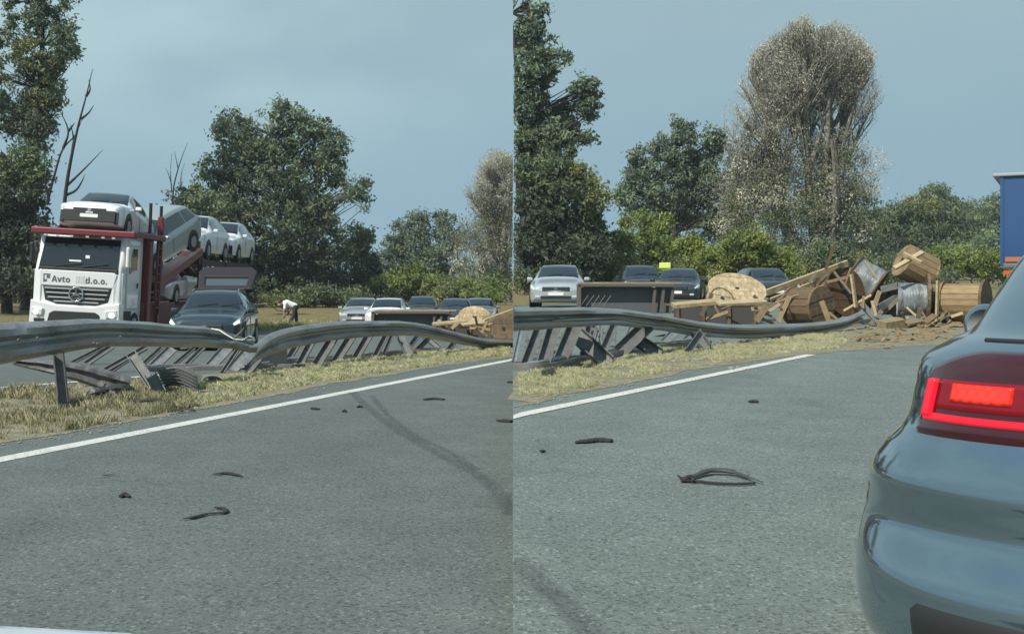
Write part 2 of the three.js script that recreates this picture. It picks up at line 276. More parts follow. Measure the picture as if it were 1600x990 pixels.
/* blobs: [px, py, rx, ry, clumps, palette] seen at distance d; the crown's depth follows its width */
function tree(name, label, category, o) {
  const d = o.d, m = d / F, sign = o.clip || 0, base = o.base ? at(o.base[0], o.base[1], d) : V(0, 0, 0);
  base.y = base.x < 0 ? bankL(base.x, base.z) : bankR(base.x, base.z); 
  const root = thing(name, label, category, base, 0, o.group), leaves = new Leaves(0), limbs = [], local = (p) => p.clone().sub(base);
  const lv = new Leaves(sign); const trunkTop = at(o.top ? o.top[0] : o.base[0], o.top ? o.top[1] : o.blobs[0][1], d);
  const tp = []; for (let i = 0; i <= 8; i++) { const p = base.clone().lerp(trunkTop, i / 8); p.x += fbm(i * 0.5, base.x, 1) * 0.9 * (i > 0); p.z += fbm(i * 0.5, base.x, 5) * 0.9 * (i > 0); tp.push(p); }
  const R = o.trunk ?? 0.3;
  const trunkG = tube(tp, tp.map((_, i) => R * (1 - i / 9.2)), 8);
  for (const [bx, by, rx, ry, n, pal] of o.blobs) {
    const c = at(bx, by, d), dz = rr(-1, 1) * rx * m * 0.5; c.z += dz;
    for (let i = 0; i < n; i++) {
      const a = rnd() * 6.283, b = rnd() * 2 - 1, q = Math.sqrt(1 - b * b), r = Math.pow(rnd(), 0.42) * rr(0.85, 1.1);
      const p = V(c.x + q * Math.cos(a) * r * rx * m, c.y + b * r * ry * m, c.z + q * Math.sin(a) * r * rx * m * (o.deep ?? 0.85));
      if (p.y < base.y + 0.3) p.y = base.y + rr(0.2, 1.2);
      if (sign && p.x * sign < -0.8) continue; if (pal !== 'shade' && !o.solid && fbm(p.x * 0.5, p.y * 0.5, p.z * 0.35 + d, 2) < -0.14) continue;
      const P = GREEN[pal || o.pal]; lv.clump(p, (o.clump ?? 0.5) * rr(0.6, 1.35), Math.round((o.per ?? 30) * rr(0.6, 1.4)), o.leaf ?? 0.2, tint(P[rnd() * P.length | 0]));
      if (i % (o.limbEvery ?? 4) === 0) {
        const h = clamp((p.y - base.y - Math.hypot(p.x - base.x, p.z - base.z) * 0.55) / (trunkTop.y - base.y), 0.12, 0.96), s = tp[0].clone().lerp(tp[8], h), k = Math.round(h * 8); s.copy(tp[Math.min(8, k)]);
        const mid = s.clone().lerp(p, 0.5); mid.y += (p.y - s.y) * -0.12 + rr(-0.2, 0.3); mid.x += rr(-0.3, 0.3);
        const len = s.distanceTo(p); limbs.push(tube([s, mid, p], [Math.min(R * 0.4, 0.008 * len + 0.02), 0.006 * len + 0.012, 0.01], 4, 1, false));
      }
    }
  }
  const toLocal = (g) => g.translate(-base.x, -base.y, -base.z);
  const wood_ = o.pale ? paleBark : bark; const cut = (g) => sign ? clipX(g, sign) : g;
  const tg = cut(trunkG); if (tg.attributes.position.count) mesh('trunk', toLocal(tg), wood_, root);
  if (limbs.length) { const lg = cut(mergeGeometries(limbs.map(plain))); if (lg.attributes.position.count) { const x = mesh('limbs', toLocal(lg), wood_, root); x.name = 'branchwork'; x.userData.kind = 'stuff'; } }
  const cr = mesh('crown', toLocal(lv.geo()), leafMat, root); cr.userData.kind = 'stuff';
  return root;
}
/* a nearly bare tree: limbs fan upward and split into fine twigs with a thin grey foliage */
function paleTree(label, o) {
  const d = o.d, m = d / F, sign = o.clip || 0, base = at(o.base[0], o.base[1], d); base.y = base.x < 0 ? bankL(base.x, base.z) : bankR(base.x, base.z);
  const root = thing('pale_tree', label, 'tree', base), lv = new Leaves(sign), twigs = [], limbs = [];
  const inside = (p, k) => { const X = CX + p.x / m * (d / -p.z), Y = HY - (p.y - EYE) / m * (d / -p.z); return o.blobs.some(([a, b, rx, ry]) => ((X - a) / rx) ** 2 + ((Y - b) / ry) ** 2 < k * (1 + 1.1 * fbm(X / 46, Y / 46, d, 2))); };
  let budget = o.budget;
  function grow(p, dir, len, r, lev) {
    const pts = [p.clone()], q = p.clone(), dd = dir.clone(), n = lev < 2 ? 5 : 3, slack = rr(0.45, 1.35);
    for (let i = 0; i < n; i++) { dd.x += gauss() * 0.12; dd.z += gauss() * 0.12; dd.y += 0.05; dd.normalize(); q.addScaledVector(dd, len / n); if (lev > 0 && q.y > base.y + 6 && !inside(q, slack)) break; pts.push(q.clone()); }
    if (pts.length < 2) return;
    (lev < 2 ? limbs : twigs).push(tube(pts, pts.map((_, i) => r * (1 - 0.55 * i / n)), lev < 2 ? 6 : 3, 1, false));
    if (lev >= 3) for (let i = 1; i < pts.length; i++) if (rnd() < (o.leafy ?? 0.6) && fbm(pts[i].x * 0.45, pts[i].y * 0.45, pts[i].z * 0.3, 2) > -0.12) { const low = smooth(o.green[0], o.green[1], pts[i].y - base.y); const P = rnd() < 0.25 + 0.75 * low ? GREEN.pale : GREEN.ashen; lv.clump(pts[i], 0.42, 6, 0.115, tint(P[rnd() * 3 | 0])); }
    if (lev >= 4 || budget-- < 0) return;
    const kids = [9, 8, 7, 5][lev];
    for (let k = 0; k < kids; k++) {
      const t = rr(lev ? 0.2 : 0.25, 1), i = Math.min(pts.length - 1, Math.max(1, Math.round(t * (pts.length - 1)))), a = rnd() * 6.283, sp = [0.62, 0.55, 0.6, 0.7][lev] * rr(0.5, 1.25);
      const nd = dd.clone().add(V(Math.cos(a) * sp, rr(-0.1, 0.2), Math.sin(a) * sp)).normalize(); grow(pts[i], nd, len * rr(0.42, 0.72), r * (lev ? 0.40 : 0.5), lev + 1);
    }
  }
  for (const [dx, lean, len] of o.stems) grow(base.clone().add(V(dx, 0, 0)), V(lean, 1, rr(-0.15, 0.15)).normalize(), len, o.trunk ?? 0.4, 0);
  for (const [bx, by, rx, ry, n, pal] of o.low || []) { const c = at(bx, by, d); for (let i = 0; i < n; i++) { const a = rnd() * 6.283, r = Math.sqrt(rnd()); const p = V(c.x + Math.cos(a) * r * rx * m, Math.max(base.y + 0.3, c.y + Math.sin(a) * r * ry * m), c.z + rr(-1, 1) * rx * m * 0.6); lv.clump(p, 0.62, 26, 0.16, tint(GREEN[pal][rnd() * 3 | 0])); } }
  const toLocal = (g) => g.translate(-base.x, -base.y, -base.z), cut = (g) => sign ? clipX(g, sign) : g;
  for (const [name, list] of [['limb', limbs], ['twig', twigs]]) { const g = cut(mergeGeometries(list.map(plain))); if (g.attributes.position.count) mesh(name === 'limb' ? 'trunk' : 'branchwork', toLocal(g), paleBark, root).userData.kind = 'stuff'; }
  mesh('crown', toLocal(lv.geo()), leafMat, root).userData.kind = 'stuff';
  return root;
}
// left-hand view
tree('poplar_tree', 'tall dark poplar rising out of the top left corner above the truck', 'tree', { d: 72, clip: -1, base: [40, 480], top: [70, -70], trunk: 0.45, pal: 'blue', leaf: 0.23, clump: 0.42, per: 34, limbEvery: 2, blobs: [[80, -70, 60, 60, 70], [100, 10, 28, 34, 30], [62, 25, 36, 50, 60], [18, -10, 34, 60, 36], [8, 75, 40, 42, 40], [98, 62, 30, 34, 40], [62, 95, 40, 42, 70, 'olive'], [96, 85, 32, 24, 22], [30, 140, 46, 38, 60], [66, 148, 34, 34, 60, 'olive'], [88, 140, 18, 16, 10], [36, 195, 42, 36, 76], [58, 215, 20, 30, 30, 'shade'], [-10, 150, 40, 80, 60]] });
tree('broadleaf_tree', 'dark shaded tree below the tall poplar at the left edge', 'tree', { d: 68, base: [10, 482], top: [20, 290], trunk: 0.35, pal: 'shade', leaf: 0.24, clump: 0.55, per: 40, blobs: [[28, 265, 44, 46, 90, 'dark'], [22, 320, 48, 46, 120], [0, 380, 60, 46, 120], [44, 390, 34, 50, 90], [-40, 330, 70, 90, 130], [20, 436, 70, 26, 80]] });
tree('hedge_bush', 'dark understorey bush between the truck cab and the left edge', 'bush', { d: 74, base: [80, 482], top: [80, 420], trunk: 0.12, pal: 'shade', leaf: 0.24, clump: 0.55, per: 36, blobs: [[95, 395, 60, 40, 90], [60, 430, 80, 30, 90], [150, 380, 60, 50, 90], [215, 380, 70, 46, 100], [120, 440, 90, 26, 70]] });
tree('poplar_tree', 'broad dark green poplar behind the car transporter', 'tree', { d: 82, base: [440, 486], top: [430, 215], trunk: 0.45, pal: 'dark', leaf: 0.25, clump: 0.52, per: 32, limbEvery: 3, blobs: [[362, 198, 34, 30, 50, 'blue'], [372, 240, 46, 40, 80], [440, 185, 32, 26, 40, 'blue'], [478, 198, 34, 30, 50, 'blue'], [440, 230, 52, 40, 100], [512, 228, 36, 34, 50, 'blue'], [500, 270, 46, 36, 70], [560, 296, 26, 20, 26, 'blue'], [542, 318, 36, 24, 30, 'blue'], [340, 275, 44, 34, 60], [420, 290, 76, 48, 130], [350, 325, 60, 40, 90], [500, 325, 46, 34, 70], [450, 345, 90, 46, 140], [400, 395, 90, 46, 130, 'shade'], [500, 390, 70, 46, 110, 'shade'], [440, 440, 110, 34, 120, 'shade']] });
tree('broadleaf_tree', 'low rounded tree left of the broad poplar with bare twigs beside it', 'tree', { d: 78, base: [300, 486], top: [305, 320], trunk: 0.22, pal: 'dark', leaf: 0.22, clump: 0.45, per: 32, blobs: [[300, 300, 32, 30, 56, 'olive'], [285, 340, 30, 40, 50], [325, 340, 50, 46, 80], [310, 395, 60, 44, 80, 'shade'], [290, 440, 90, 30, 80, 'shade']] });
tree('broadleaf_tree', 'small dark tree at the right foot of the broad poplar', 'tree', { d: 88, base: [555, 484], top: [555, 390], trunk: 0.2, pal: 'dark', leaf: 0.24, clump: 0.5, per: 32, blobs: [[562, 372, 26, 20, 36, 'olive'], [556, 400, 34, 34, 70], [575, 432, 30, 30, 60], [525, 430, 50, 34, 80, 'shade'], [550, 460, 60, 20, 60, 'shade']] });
tree('broadleaf_tree', 'dark bluish tree in the gap between the broad poplar and the pale tree', 'tree', { d: 118, base: [665, 482], top: [665, 345], trunk: 0.35, pal: 'blue', leaf: 0.30, clump: 0.62, per: 32, clip: -1, blobs: [[660, 338, 20, 18, 24], [640, 358, 28, 22, 44], [692, 350, 22, 22, 36], [622, 385, 26, 30, 50], [668, 385, 44, 32, 90], [705, 390, 30, 36, 60], [660, 420, 60, 30, 80, 'dark'], [605, 405, 22, 26, 30]] });
[['round bright green bush behind the white cars', [[640, 425, 26, 16, 44], [618, 442, 36, 18, 56], [652, 448, 34, 20, 60]], 645], ['long bright green bush behind the row of dark cars', [[700, 442, 40, 16, 70], [690, 458, 46, 16, 60, 'olive'], [728, 452, 34, 18, 60]], 706], ['bright green bush under the pale tree beside the seam of the two views', [[765, 448, 32, 18, 60], [792, 456, 26, 18, 40, 'dark'], [770, 466, 40, 14, 50]], 768]].forEach(([label, blobs, x]) => tree('roadside_bush', label, 'bush', { d: 84, clip: -1, base: [x, 482], top: [x, 462], trunk: 0.08, pal: 'bright', leaf: 0.2, clump: 0.42, per: 34, limbEvery: 8, blobs, group: 'bright green bushes along the verge' }));
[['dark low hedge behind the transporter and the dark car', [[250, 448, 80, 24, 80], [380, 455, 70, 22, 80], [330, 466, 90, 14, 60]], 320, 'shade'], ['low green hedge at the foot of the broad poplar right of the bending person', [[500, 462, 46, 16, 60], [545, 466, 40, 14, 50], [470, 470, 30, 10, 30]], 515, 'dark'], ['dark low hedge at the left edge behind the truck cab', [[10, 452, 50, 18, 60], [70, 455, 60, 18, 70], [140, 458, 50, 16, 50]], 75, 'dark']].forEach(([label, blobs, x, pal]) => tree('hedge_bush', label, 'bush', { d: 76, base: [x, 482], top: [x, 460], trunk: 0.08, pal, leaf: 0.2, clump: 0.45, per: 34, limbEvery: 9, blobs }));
tree('shrub', 'small silvery shrub on the verge behind the bending person', 'bush', { d: 66, base: [448, 486], top: [452, 455], trunk: 0.05, pal: 'olive', leaf: 0.12, clump: 0.22, per: 26, limbEvery: 2, blobs: [[432, 466, 26, 12, 40], [456, 452, 9, 14, 20, 'pale'], [448, 470, 24, 10, 30]] });
paleTree('pale grey half bare tree cut by the seam of the two views', { d: 108, clip: -1, base: [790, 482], trunk: 0.36, budget: 650, leafy: 0.85, green: [3, 13], stems: [[0, -0.1, 12], [0.4, -0.35, 11], [-0.4, 0.05, 12], [1, 0.15, 11]], blobs: [[800, 300, 66, 62], [752, 340, 44, 60], [735, 372, 30, 44], [790, 370, 70, 70], [760, 420, 60, 60]], low: [[775, 350, 44, 60, 150, 'ashen'], [745, 385, 40, 50, 110, 'ashen'], [770, 390, 50, 50, 110, 'olive'], [745, 410, 40, 50, 110, 'pale'], [780, 340, 40, 50, 70, 'pale'], [790, 425, 40, 44, 120, 'dark'], [740, 440, 40, 30, 60, 'olive']] });
// right-hand view
tree('poplar_tree', 'tall dark poplar with overhanging boughs just right of the seam', 'tree', { d: 64, clip: 1, base: [830, 470], top: [800, 20], trunk: 0.42, pal: 'blue', leaf: 0.22, clump: 0.36, per: 32, limbEvery: 2, blobs: [[815, -10, 50, 40, 50], [846, 30, 32, 30, 46], [812, 60, 34, 40, 60], [866, 32, 14, 16, 12], [835, 105, 42, 34, 70], [880, 90, 14, 14, 8], [828, 165, 36, 40, 60], [880, 165, 30, 24, 40], [914, 140, 24, 22, 34], [922, 170, 20, 22, 26], [880, 205, 34, 22, 40], [912, 218, 18, 12, 12], [835, 225, 40, 30, 60, 'dark'], [850, 200, 26, 28, 30], [845, 75, 24, 24, 26], [855, 135, 26, 26, 30], [812, 20, 20, 40, 30], [812, 130, 22, 40, 36], [870, 240, 30, 24, 30, 'dark']] });
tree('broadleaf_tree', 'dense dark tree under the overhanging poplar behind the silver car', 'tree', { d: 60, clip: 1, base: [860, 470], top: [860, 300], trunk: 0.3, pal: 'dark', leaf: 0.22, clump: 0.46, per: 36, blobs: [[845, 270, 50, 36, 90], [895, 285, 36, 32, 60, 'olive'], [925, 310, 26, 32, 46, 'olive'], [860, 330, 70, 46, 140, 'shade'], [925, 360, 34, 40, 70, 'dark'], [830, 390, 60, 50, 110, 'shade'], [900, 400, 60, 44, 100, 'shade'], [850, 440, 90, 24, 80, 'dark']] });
tree('broadleaf_tree', 'dark bluish tree left of the big pale tree', 'tree', { d: 98, base: [1050, 465], top: [1055, 230], trunk: 0.4, pal: 'blue', leaf: 0.28, clump: 0.55, per: 32, limbEvery: 3, blobs: [[1066, 206, 20, 20, 26], [1050, 235, 34, 28, 60], [1112, 222, 24, 28, 46], [1010, 245, 26, 20, 36], [1090, 255, 40, 34, 80], [1000, 272, 26, 22, 40], [1040, 285, 50, 36, 100], [976, 300, 18, 22, 26], [1000, 312, 34, 26, 50], [1080, 310, 54, 42, 110], [1120, 290, 40, 50, 80], [1050, 340, 80, 30, 90, 'dark'], [1130, 350, 50, 40, 80, 'dark']] });
paleTree('big pale grey half bare tree with upward fanning branches', { d: 90, base: [1275, 458], trunk: 0.42, budget: 1400, leafy: 0.85, green: [4, 15], stems: [[0, -0.05, 15], [0.5, 0.18, 14], [-0.5, -0.28, 14], [0.2, 0.05, 15.5], [-0.8, -0.36, 12], [0.7, 0.2, 12]], blobs: [[1268, 82, 66, 48], [1215, 118, 50, 50], [1318, 100, 46, 44], [1342, 135, 34, 50], [1290, 150, 80, 70], [1190, 180, 48, 60], [1160, 225, 32, 55], [1250, 230, 90, 70], [1335, 195, 40, 50], [1240, 300, 90, 70], [1362, 250, 28, 16], [1384, 272, 9, 30]], low: [[1185, 255, 44, 60, 150, 'ashen'], [1230, 280, 80, 70, 260, 'ashen'], [1315, 265, 40, 62, 150, 'ashen'], [1160, 300, 36, 60, 120, 'ashen'], [1340, 330, 36, 50, 90, 'ashen'], [1185, 280, 48, 50, 80, 'pale'], [1240, 310, 70, 50, 170, 'olive'], [1240, 300, 80, 60, 120, 'pale'], [1300, 300, 50, 70, 150, 'olive'], [1170, 340, 50, 50, 130, 'olive'], [1160, 330, 40, 60, 90, 'pale'], [1260, 360, 100, 44, 240, 'dark'], [1250, 350, 100, 50, 90, 'pale'], [1330, 350, 50, 50, 150, 'dark'], [1280, 405, 110, 34, 220, 'shade'], [1350, 290, 26, 18, 24, 'pale'], [1370, 255, 26, 24, 14, 'pale']] });
[['bright green bush behind the dark car with the yellow roof sign', [[1010, 350, 46, 20, 70], [1000, 380, 44, 24, 70], [1030, 402, 50, 24, 70]], 1005, 66], ['green bush right behind the silver car', [[965, 385, 34, 24, 50], [960, 415, 40, 24, 60, 'olive'], [940, 430, 40, 20, 40]], 955, 63], ['wide bright green bush behind the pale wooden disc', [[1085, 385, 46, 22, 80], [1110, 410, 56, 20, 80], [1075, 425, 60, 18, 60, 'olive']], 1090, 62], ['bright green bush nearest to the toppled cable drums', [[1160, 385, 42, 22, 70], [1195, 402, 46, 24, 80], [1225, 420, 34, 18, 50], [1165, 425, 60, 18, 60, 'olive']], 1180, 60]].forEach(([label, blobs, x, d]) => tree('roadside_bush', label, 'bush', { d, clip: 1, base: [x, 455], top: [x, 415], trunk: 0.08, pal: 'bright', leaf: 0.18, clump: 0.40, per: 34, limbEvery: 8, blobs, group: 'bright green bushes along the verge' }));
[['green bush behind the grey wrapped drum below the pale tree', [[1290, 400, 40, 24, 60, 'dark'], [1330, 420, 50, 24, 70], [1270, 430, 40, 16, 40]], 1310, 74, 'olive'], ['green bush between the topmost drum and the blue lorry', [[1480, 405, 44, 24, 70], [1530, 415, 50, 26, 80], [1570, 425, 44, 20, 50]], 1520, 80, 'bright'], ['dark green bush right behind the topmost drum', [[1400, 415, 50, 24, 70], [1440, 432, 60, 16, 60], [1380, 440, 50, 14, 50]], 1415, 78, 'dark']].forEach(([label, blobs, x, d, pal]) => tree('roadside_bush', label, 'bush', { d, base: [x, 455], top: [x, 425], trunk: 0.08, pal, leaf: 0.2, clump: 0.45, per: 34, limbEvery: 9, blobs }));
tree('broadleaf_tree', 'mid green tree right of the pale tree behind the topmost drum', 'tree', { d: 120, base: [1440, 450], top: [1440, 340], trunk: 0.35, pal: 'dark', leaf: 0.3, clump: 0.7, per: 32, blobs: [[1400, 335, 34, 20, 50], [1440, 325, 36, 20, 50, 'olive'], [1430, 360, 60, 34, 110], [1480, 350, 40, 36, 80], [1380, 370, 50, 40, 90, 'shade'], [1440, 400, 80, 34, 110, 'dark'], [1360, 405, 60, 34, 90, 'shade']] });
tree('broadleaf_tree', 'far tree standing above the skyline of the distant wood', 'tree', { d: 190, base: [1460, 440], top: [1458, 305], trunk: 0.4, pal: 'far', leaf: 0.42, clump: 0.8, per: 32, blobs: [[1460, 300, 22, 12, 36], [1448, 316, 26, 14, 40], [1476, 312, 18, 12, 24]] });
tree('broadleaf_tree', 'bluish green distant tree beside the blue lorry', 'tree', { d: 170, base: [1540, 440], top: [1540, 330], trunk: 0.4, pal: 'far', leaf: 0.42, clump: 0.85, per: 32, blobs: [[1555, 322, 26, 18, 50], [1515, 332, 30, 18, 50], [1550, 350, 46, 28, 100], [1510, 365, 46, 30, 90], [1545, 390, 54, 34, 100], [1590, 350, 40, 50, 80]] });
{ // far-off wood closing the view
  const lv = new Leaves(0), add = (x0, x1, yTop, d, n, pal) => { for (let i = 0; i < n; i++) { const x = rr(x0, x1), top = yTop + fbm(x * 0.03, d, 2) * 40; const p = at(x, rr(top, 455), d + rr(-8, 8)); lv.clump(p, 1.0, 26, 0.5, tint(GREEN[pal][rnd() * 3 | 0])); } };
  add(1330, 1600, 332, 215, 420, 'far'); add(1480, 1760, 372, 150, 260, 'far');
  const o = mesh('distant_wood', lv.geo(), leafMat); o.userData.kind = 'stuff'; tag(o, 'far-off wood on the rising ground closing the view at the right', 'wood');
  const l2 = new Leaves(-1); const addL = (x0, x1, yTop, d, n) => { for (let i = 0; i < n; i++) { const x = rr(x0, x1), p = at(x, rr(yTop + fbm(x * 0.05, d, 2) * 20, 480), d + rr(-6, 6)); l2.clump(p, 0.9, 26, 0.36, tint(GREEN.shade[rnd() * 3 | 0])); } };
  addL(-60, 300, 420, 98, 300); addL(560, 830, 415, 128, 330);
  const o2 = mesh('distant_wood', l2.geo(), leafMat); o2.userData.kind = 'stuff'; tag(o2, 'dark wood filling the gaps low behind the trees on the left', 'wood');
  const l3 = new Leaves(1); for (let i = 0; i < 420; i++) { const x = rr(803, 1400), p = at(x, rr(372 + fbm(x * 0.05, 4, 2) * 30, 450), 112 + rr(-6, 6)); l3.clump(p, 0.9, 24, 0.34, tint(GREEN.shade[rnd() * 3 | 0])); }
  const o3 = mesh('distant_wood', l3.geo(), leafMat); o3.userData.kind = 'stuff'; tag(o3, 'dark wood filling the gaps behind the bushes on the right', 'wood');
}
function deadTree(label, d, base, list, r) {
  const b = at(base[0], base[1], d); b.y = bankL(b.x, b.z); const root = thing('dead_tree', label, 'tree', b);
  list.forEach((pts, i) => { const P = pts.map(([x, y], k) => at(x, y, d + (i % 3 - 1) * k * 0.25)); if (i === 0) P.unshift(b.clone());
    const cr = new THREE.CatmullRomCurve3(P).getPoints(P.length * 4); mesh(i ? 'branch' : 'trunk', tube(cr, cr.map((_, k) => Math.max(0.012, r * (i ? 0.55 : 1) * (1 - k / cr.length * 0.92))), 6).translate(-b.x, -b.y, -b.z), deadBark, root); });
}
deadTree('leafless dead tree with forked grey branches above the truck cab', 66, [88, 480], [[[98, 340], [104, 285], [112, 240], [122, 195], [134, 150], [144, 108]], [[72, 320], [84, 275], [98, 232], [116, 212], [128, 186]], [[104, 290], [130, 265], [160, 234]], [[98, 232], [106, 205], [92, 170]], [[106, 205], [116, 192]], [[126, 186], [138, 176], [146, 164]], [[102, 305], [118, 297], [128, 282], [132, 272]], [[112, 240], [114, 215], [110, 195]], [[134, 150], [140, 140], [138, 124]], [[75, 310], [70, 280], [78, 250]]], 0.16);
deadTree('thin bare dead stems standing left of the broad poplar', 74, [268, 480], [[[270, 300], [276, 270], [284, 245], [293, 222]], [[268, 300], [266, 268], [268, 240]], [[278, 265], [274, 245], [272, 236]], [[282, 290], [283, 270], [288, 255]], [[268, 290], [262, 270], [258, 262]]], 0.07);

// ---------- grass ----------
function grassField(name, label, polys, count, mat, h0, h1, palette, weight) {
  const blades = []; for (let i = 0; i < 9; i++) { const a = rnd() * 6.28, l = rr(0.1, 0.5), w = 0.035, x = rr(-0.3, 0.3), z = rr(-0.3, 0.3), hh = rr(0.5, 1); const g = new THREE.BufferGeometry(); const c = Math.cos(a), s = Math.sin(a); g.setAttribute('position', new THREE.Float32BufferAttribute([x - w * s, 0, z + w * c, x + w * s, 0, z - w * c, x + l * 0.4 * c, hh * 0.6, z + l * 0.4 * s, x + w * s, 0, z - w * c, x + l * c, hh, z + l * s, x + l * 0.4 * c, hh * 0.6, z + l * 0.4 * s], 3)); g.computeVertexNormals(); blades.push(plain(g)); }
  const im = new THREE.InstancedMesh(mergeGeometries(blades), mat, count), M = new THREE.Matrix4(), q = new THREE.Quaternion(), c = new THREE.Color(); let n = 0, guard = 0;
  while (n < count && guard++ < count * 30) {
    const P = polys[rnd() * polys.length | 0], t = rnd(), s = P.weight(rnd()), near = P.near(t), far = P.far(t), p = near.lerp(far, s);
    const clump = fbm(p.x * 1.1, p.z * 1.1, 6, 3); if (clump + P.fill < rnd() * 0.45) continue; if (P.clip > 0 && t > 0.82 && rnd() < (t - 0.82) / 0.18) continue; if (P.clip && p.x * P.clip < 0.08) continue;
    const sc = rr(h0, h1) * (0.7 + clump); q.setFromAxisAngle(V(0, 1, 0), rnd() * 6.28); M.compose(V(p.x, gy(p.x, p.z) + 0.006, p.z), q, V(sc * 1.1, sc, sc * 1.1)); im.setMatrixAt(n, M);
    const k = palette[rnd() * palette.length | 0], f = rr(0.75, 1.25); im.setColorAt(n, c.setRGB(k[0] * f, k[1] * f, k[2] * f)); n++;
  }
  im.count = n; im.name = numbered(name); im.userData.kind = 'stuff'; tag(im, label, 'grass'); im.castShadow = im.receiveShadow = true; scene.add(im);
}
const curveOf = (list) => { const c = new THREE.CatmullRomCurve3(list.map(([a, b]) => G(a, b))); return (t) => c.getPoint(t); };
const grassMat = new THREE.MeshStandardMaterial({ color: lin(1, 1, 1), roughness: 0.85, side: THREE.DoubleSide });
const straw = [[0.47, 0.455, 0.27], [0.37, 0.375, 0.19], [0.54, 0.51, 0.35], [0.26, 0.29, 0.13], [0.40, 0.38, 0.24]], weeds = [[0.20, 0.20, 0.09], [0.32, 0.29, 0.17], [0.14, 0.155, 0.07], [0.46, 0.41, 0.28], [0.34, 0.31, 0.20]];
grassField('median_grass', 'dry weedy grass in the median around the upright guardrail post', [{ near: curveOf([[-60, 698], [100, 674], [230, 650], [300, 638]]), far: curveOf([[-60, 620], [100, 606], [230, 600], [300, 596]]), weight: (r) => r, fill: 0.07, clip: -1 }], 3000, grassMat, 0.05, 0.17, weeds);
grassField('median_grass', 'yellow green straw strip along the left white line', [{ near: curveOf([[300, 638], [420, 614], [560, 589], [720, 565], [800, 554]]), far: curveOf([[300, 600], [420, 577], [560, 563], [720, 546], [800, 541]]), weight: (r) => r, fill: 0.16, clip: -1 }], 6500, grassMat, 0.05, 0.13, straw);
grassField('median_grass', 'yellow green straw strip along the right white line', [{ near: curveOf([[803, 630], [930, 604], [1050, 580], [1200, 556], [1330, 543]]), far: curveOf([[803, 586], [930, 566], [1050, 546], [1200, 530], [1330, 517]]), weight: (r) => r, fill: 0.16, clip: 1 }], 8000, grassMat, 0.03, 0.09, straw);
{ const P = (a) => { const c = new THREE.CatmullRomCurve3(a); return (t) => c.getPoint(t); };
  grassField('verge_grass', 'parched grass of the verge around the bending person', [{ near: P([V(-40, 0, -46), V(-20, 0, -47), V(-8, 0, -48), V(-1, 0, -52)]), far: P([V(-46, 0, -74), V(-24, 0, -74), V(-9, 0, -74), V(-1, 0, -74)]), weight: (r) => r, fill: 0.1, clip: -1 }], 7000, grassMat, 0.18, 0.45, [[0.30, 0.29, 0.13], [0.24, 0.26, 0.10], [0.36, 0.33, 0.18], [0.20, 0.24, 0.08]]); }

// ---------- guardrails ----------
function wBeam(path, o = {}) {                                                     // path: [[px, py of the top edge, distance, tilt, height]]
  const P = path.map(([a, b, d]) => o.ground ? G(a, b, 0.05) : at(a, b, d)), c = new THREE.CatmullRomCurve3(P, false, 'centripetal');
  const prof = [[0.0, 0.0], [0.035, 0.012], [0.09, 0.05], [0.09, 0.105], [0.015, 0.145], [0.015, 0.175], [0.09, 0.215], [0.09, 0.27], [0.035, 0.308], [0, 0.32]], th = 0.012;
  const loop = [...prof, ...prof.slice().reverse().map(([a, b]) => [a - th, b])];
  const N = path.length * 44, pos = [], uv = [], idx = [], n = loop.length; let L = 0;
  for (let i = 0; i <= N; i++) {
    const t = i / N, p = c.getPoint(t), tg = c.getTangent(t), side = V(-tg.z, 0, tg.x).normalize(); if (side.z < 0) side.negate();
    const f = t * (path.length - 1), k = Math.min(path.length - 2, Math.floor(f)), g = f - k, tilt = THREE.MathUtils.lerp(path[k][3] || 0, path[k + 1][3] || 0, g), hs = THREE.MathUtils.lerp(path[k][4] ?? 1, path[k + 1][4] ?? 1, g);
    const up = V(0, 1, 0).applyAxisAngle(tg, tilt), out = side.clone().applyAxisAngle(tg, tilt); if (i) L += 0.011;
    for (let j = 0; j < n; j++) { const dent = (o.dent ?? 0.02) * fbm(t * 9, loop[j][1] * 6, o.seed ?? 1, 3) * 2.2; const q = p.clone().addScaledVector(out, loop[j][0] + dent).addScaledVector(up, -loop[j][1] * hs * (o.h ?? 1) + dent * 0.4); if (o.clip) q.x = o.clip < 0 ? Math.min(q.x, -0.004) : Math.max(q.x, 0.004); pos.push(q.x, q.y, q.z); uv.push(L, loop[j][1] * 2); }
  }
  for (let i = 0; i < N; i++) for (let j = 0; j < n; j++) { const a = i * n + j, b = i * n + (j + 1) % n; idx.push(a, b, a + n, b, b + n, a + n); }
  const g = new THREE.BufferGeometry(); g.setAttribute('position', new THREE.Float32BufferAttribute(pos, 3)); g.setAttribute('uv', new THREE.Float32BufferAttribute(uv, 2)); g.setIndex(idx);
  return toCreasedNormals(g, 0.6);
}
function channel(a, b, w, depth, up) {                                             // C-section post between two points, open side away from the viewer
  const s = new THREE.Shape(); const t = 0.012; [[-w / 2, 0], [-w / 2, depth], [-w / 2 + t, depth], [-w / 2 + t, t], [w / 2 - t, t], [w / 2 - t, depth], [w / 2, depth], [w / 2, 0]].reverse().forEach(([x, y], i) => i ? s.lineTo(x, y) : s.moveTo(x, y)); s.closePath();
  return basis(new THREE.ExtrudeGeometry(s, { depth: 1, bevelEnabled: false }), a, b, up);
}
const rail = thing('guardrail', 'dented grey steel guardrail with leaning posts in front of the car transporter', 'guardrail');
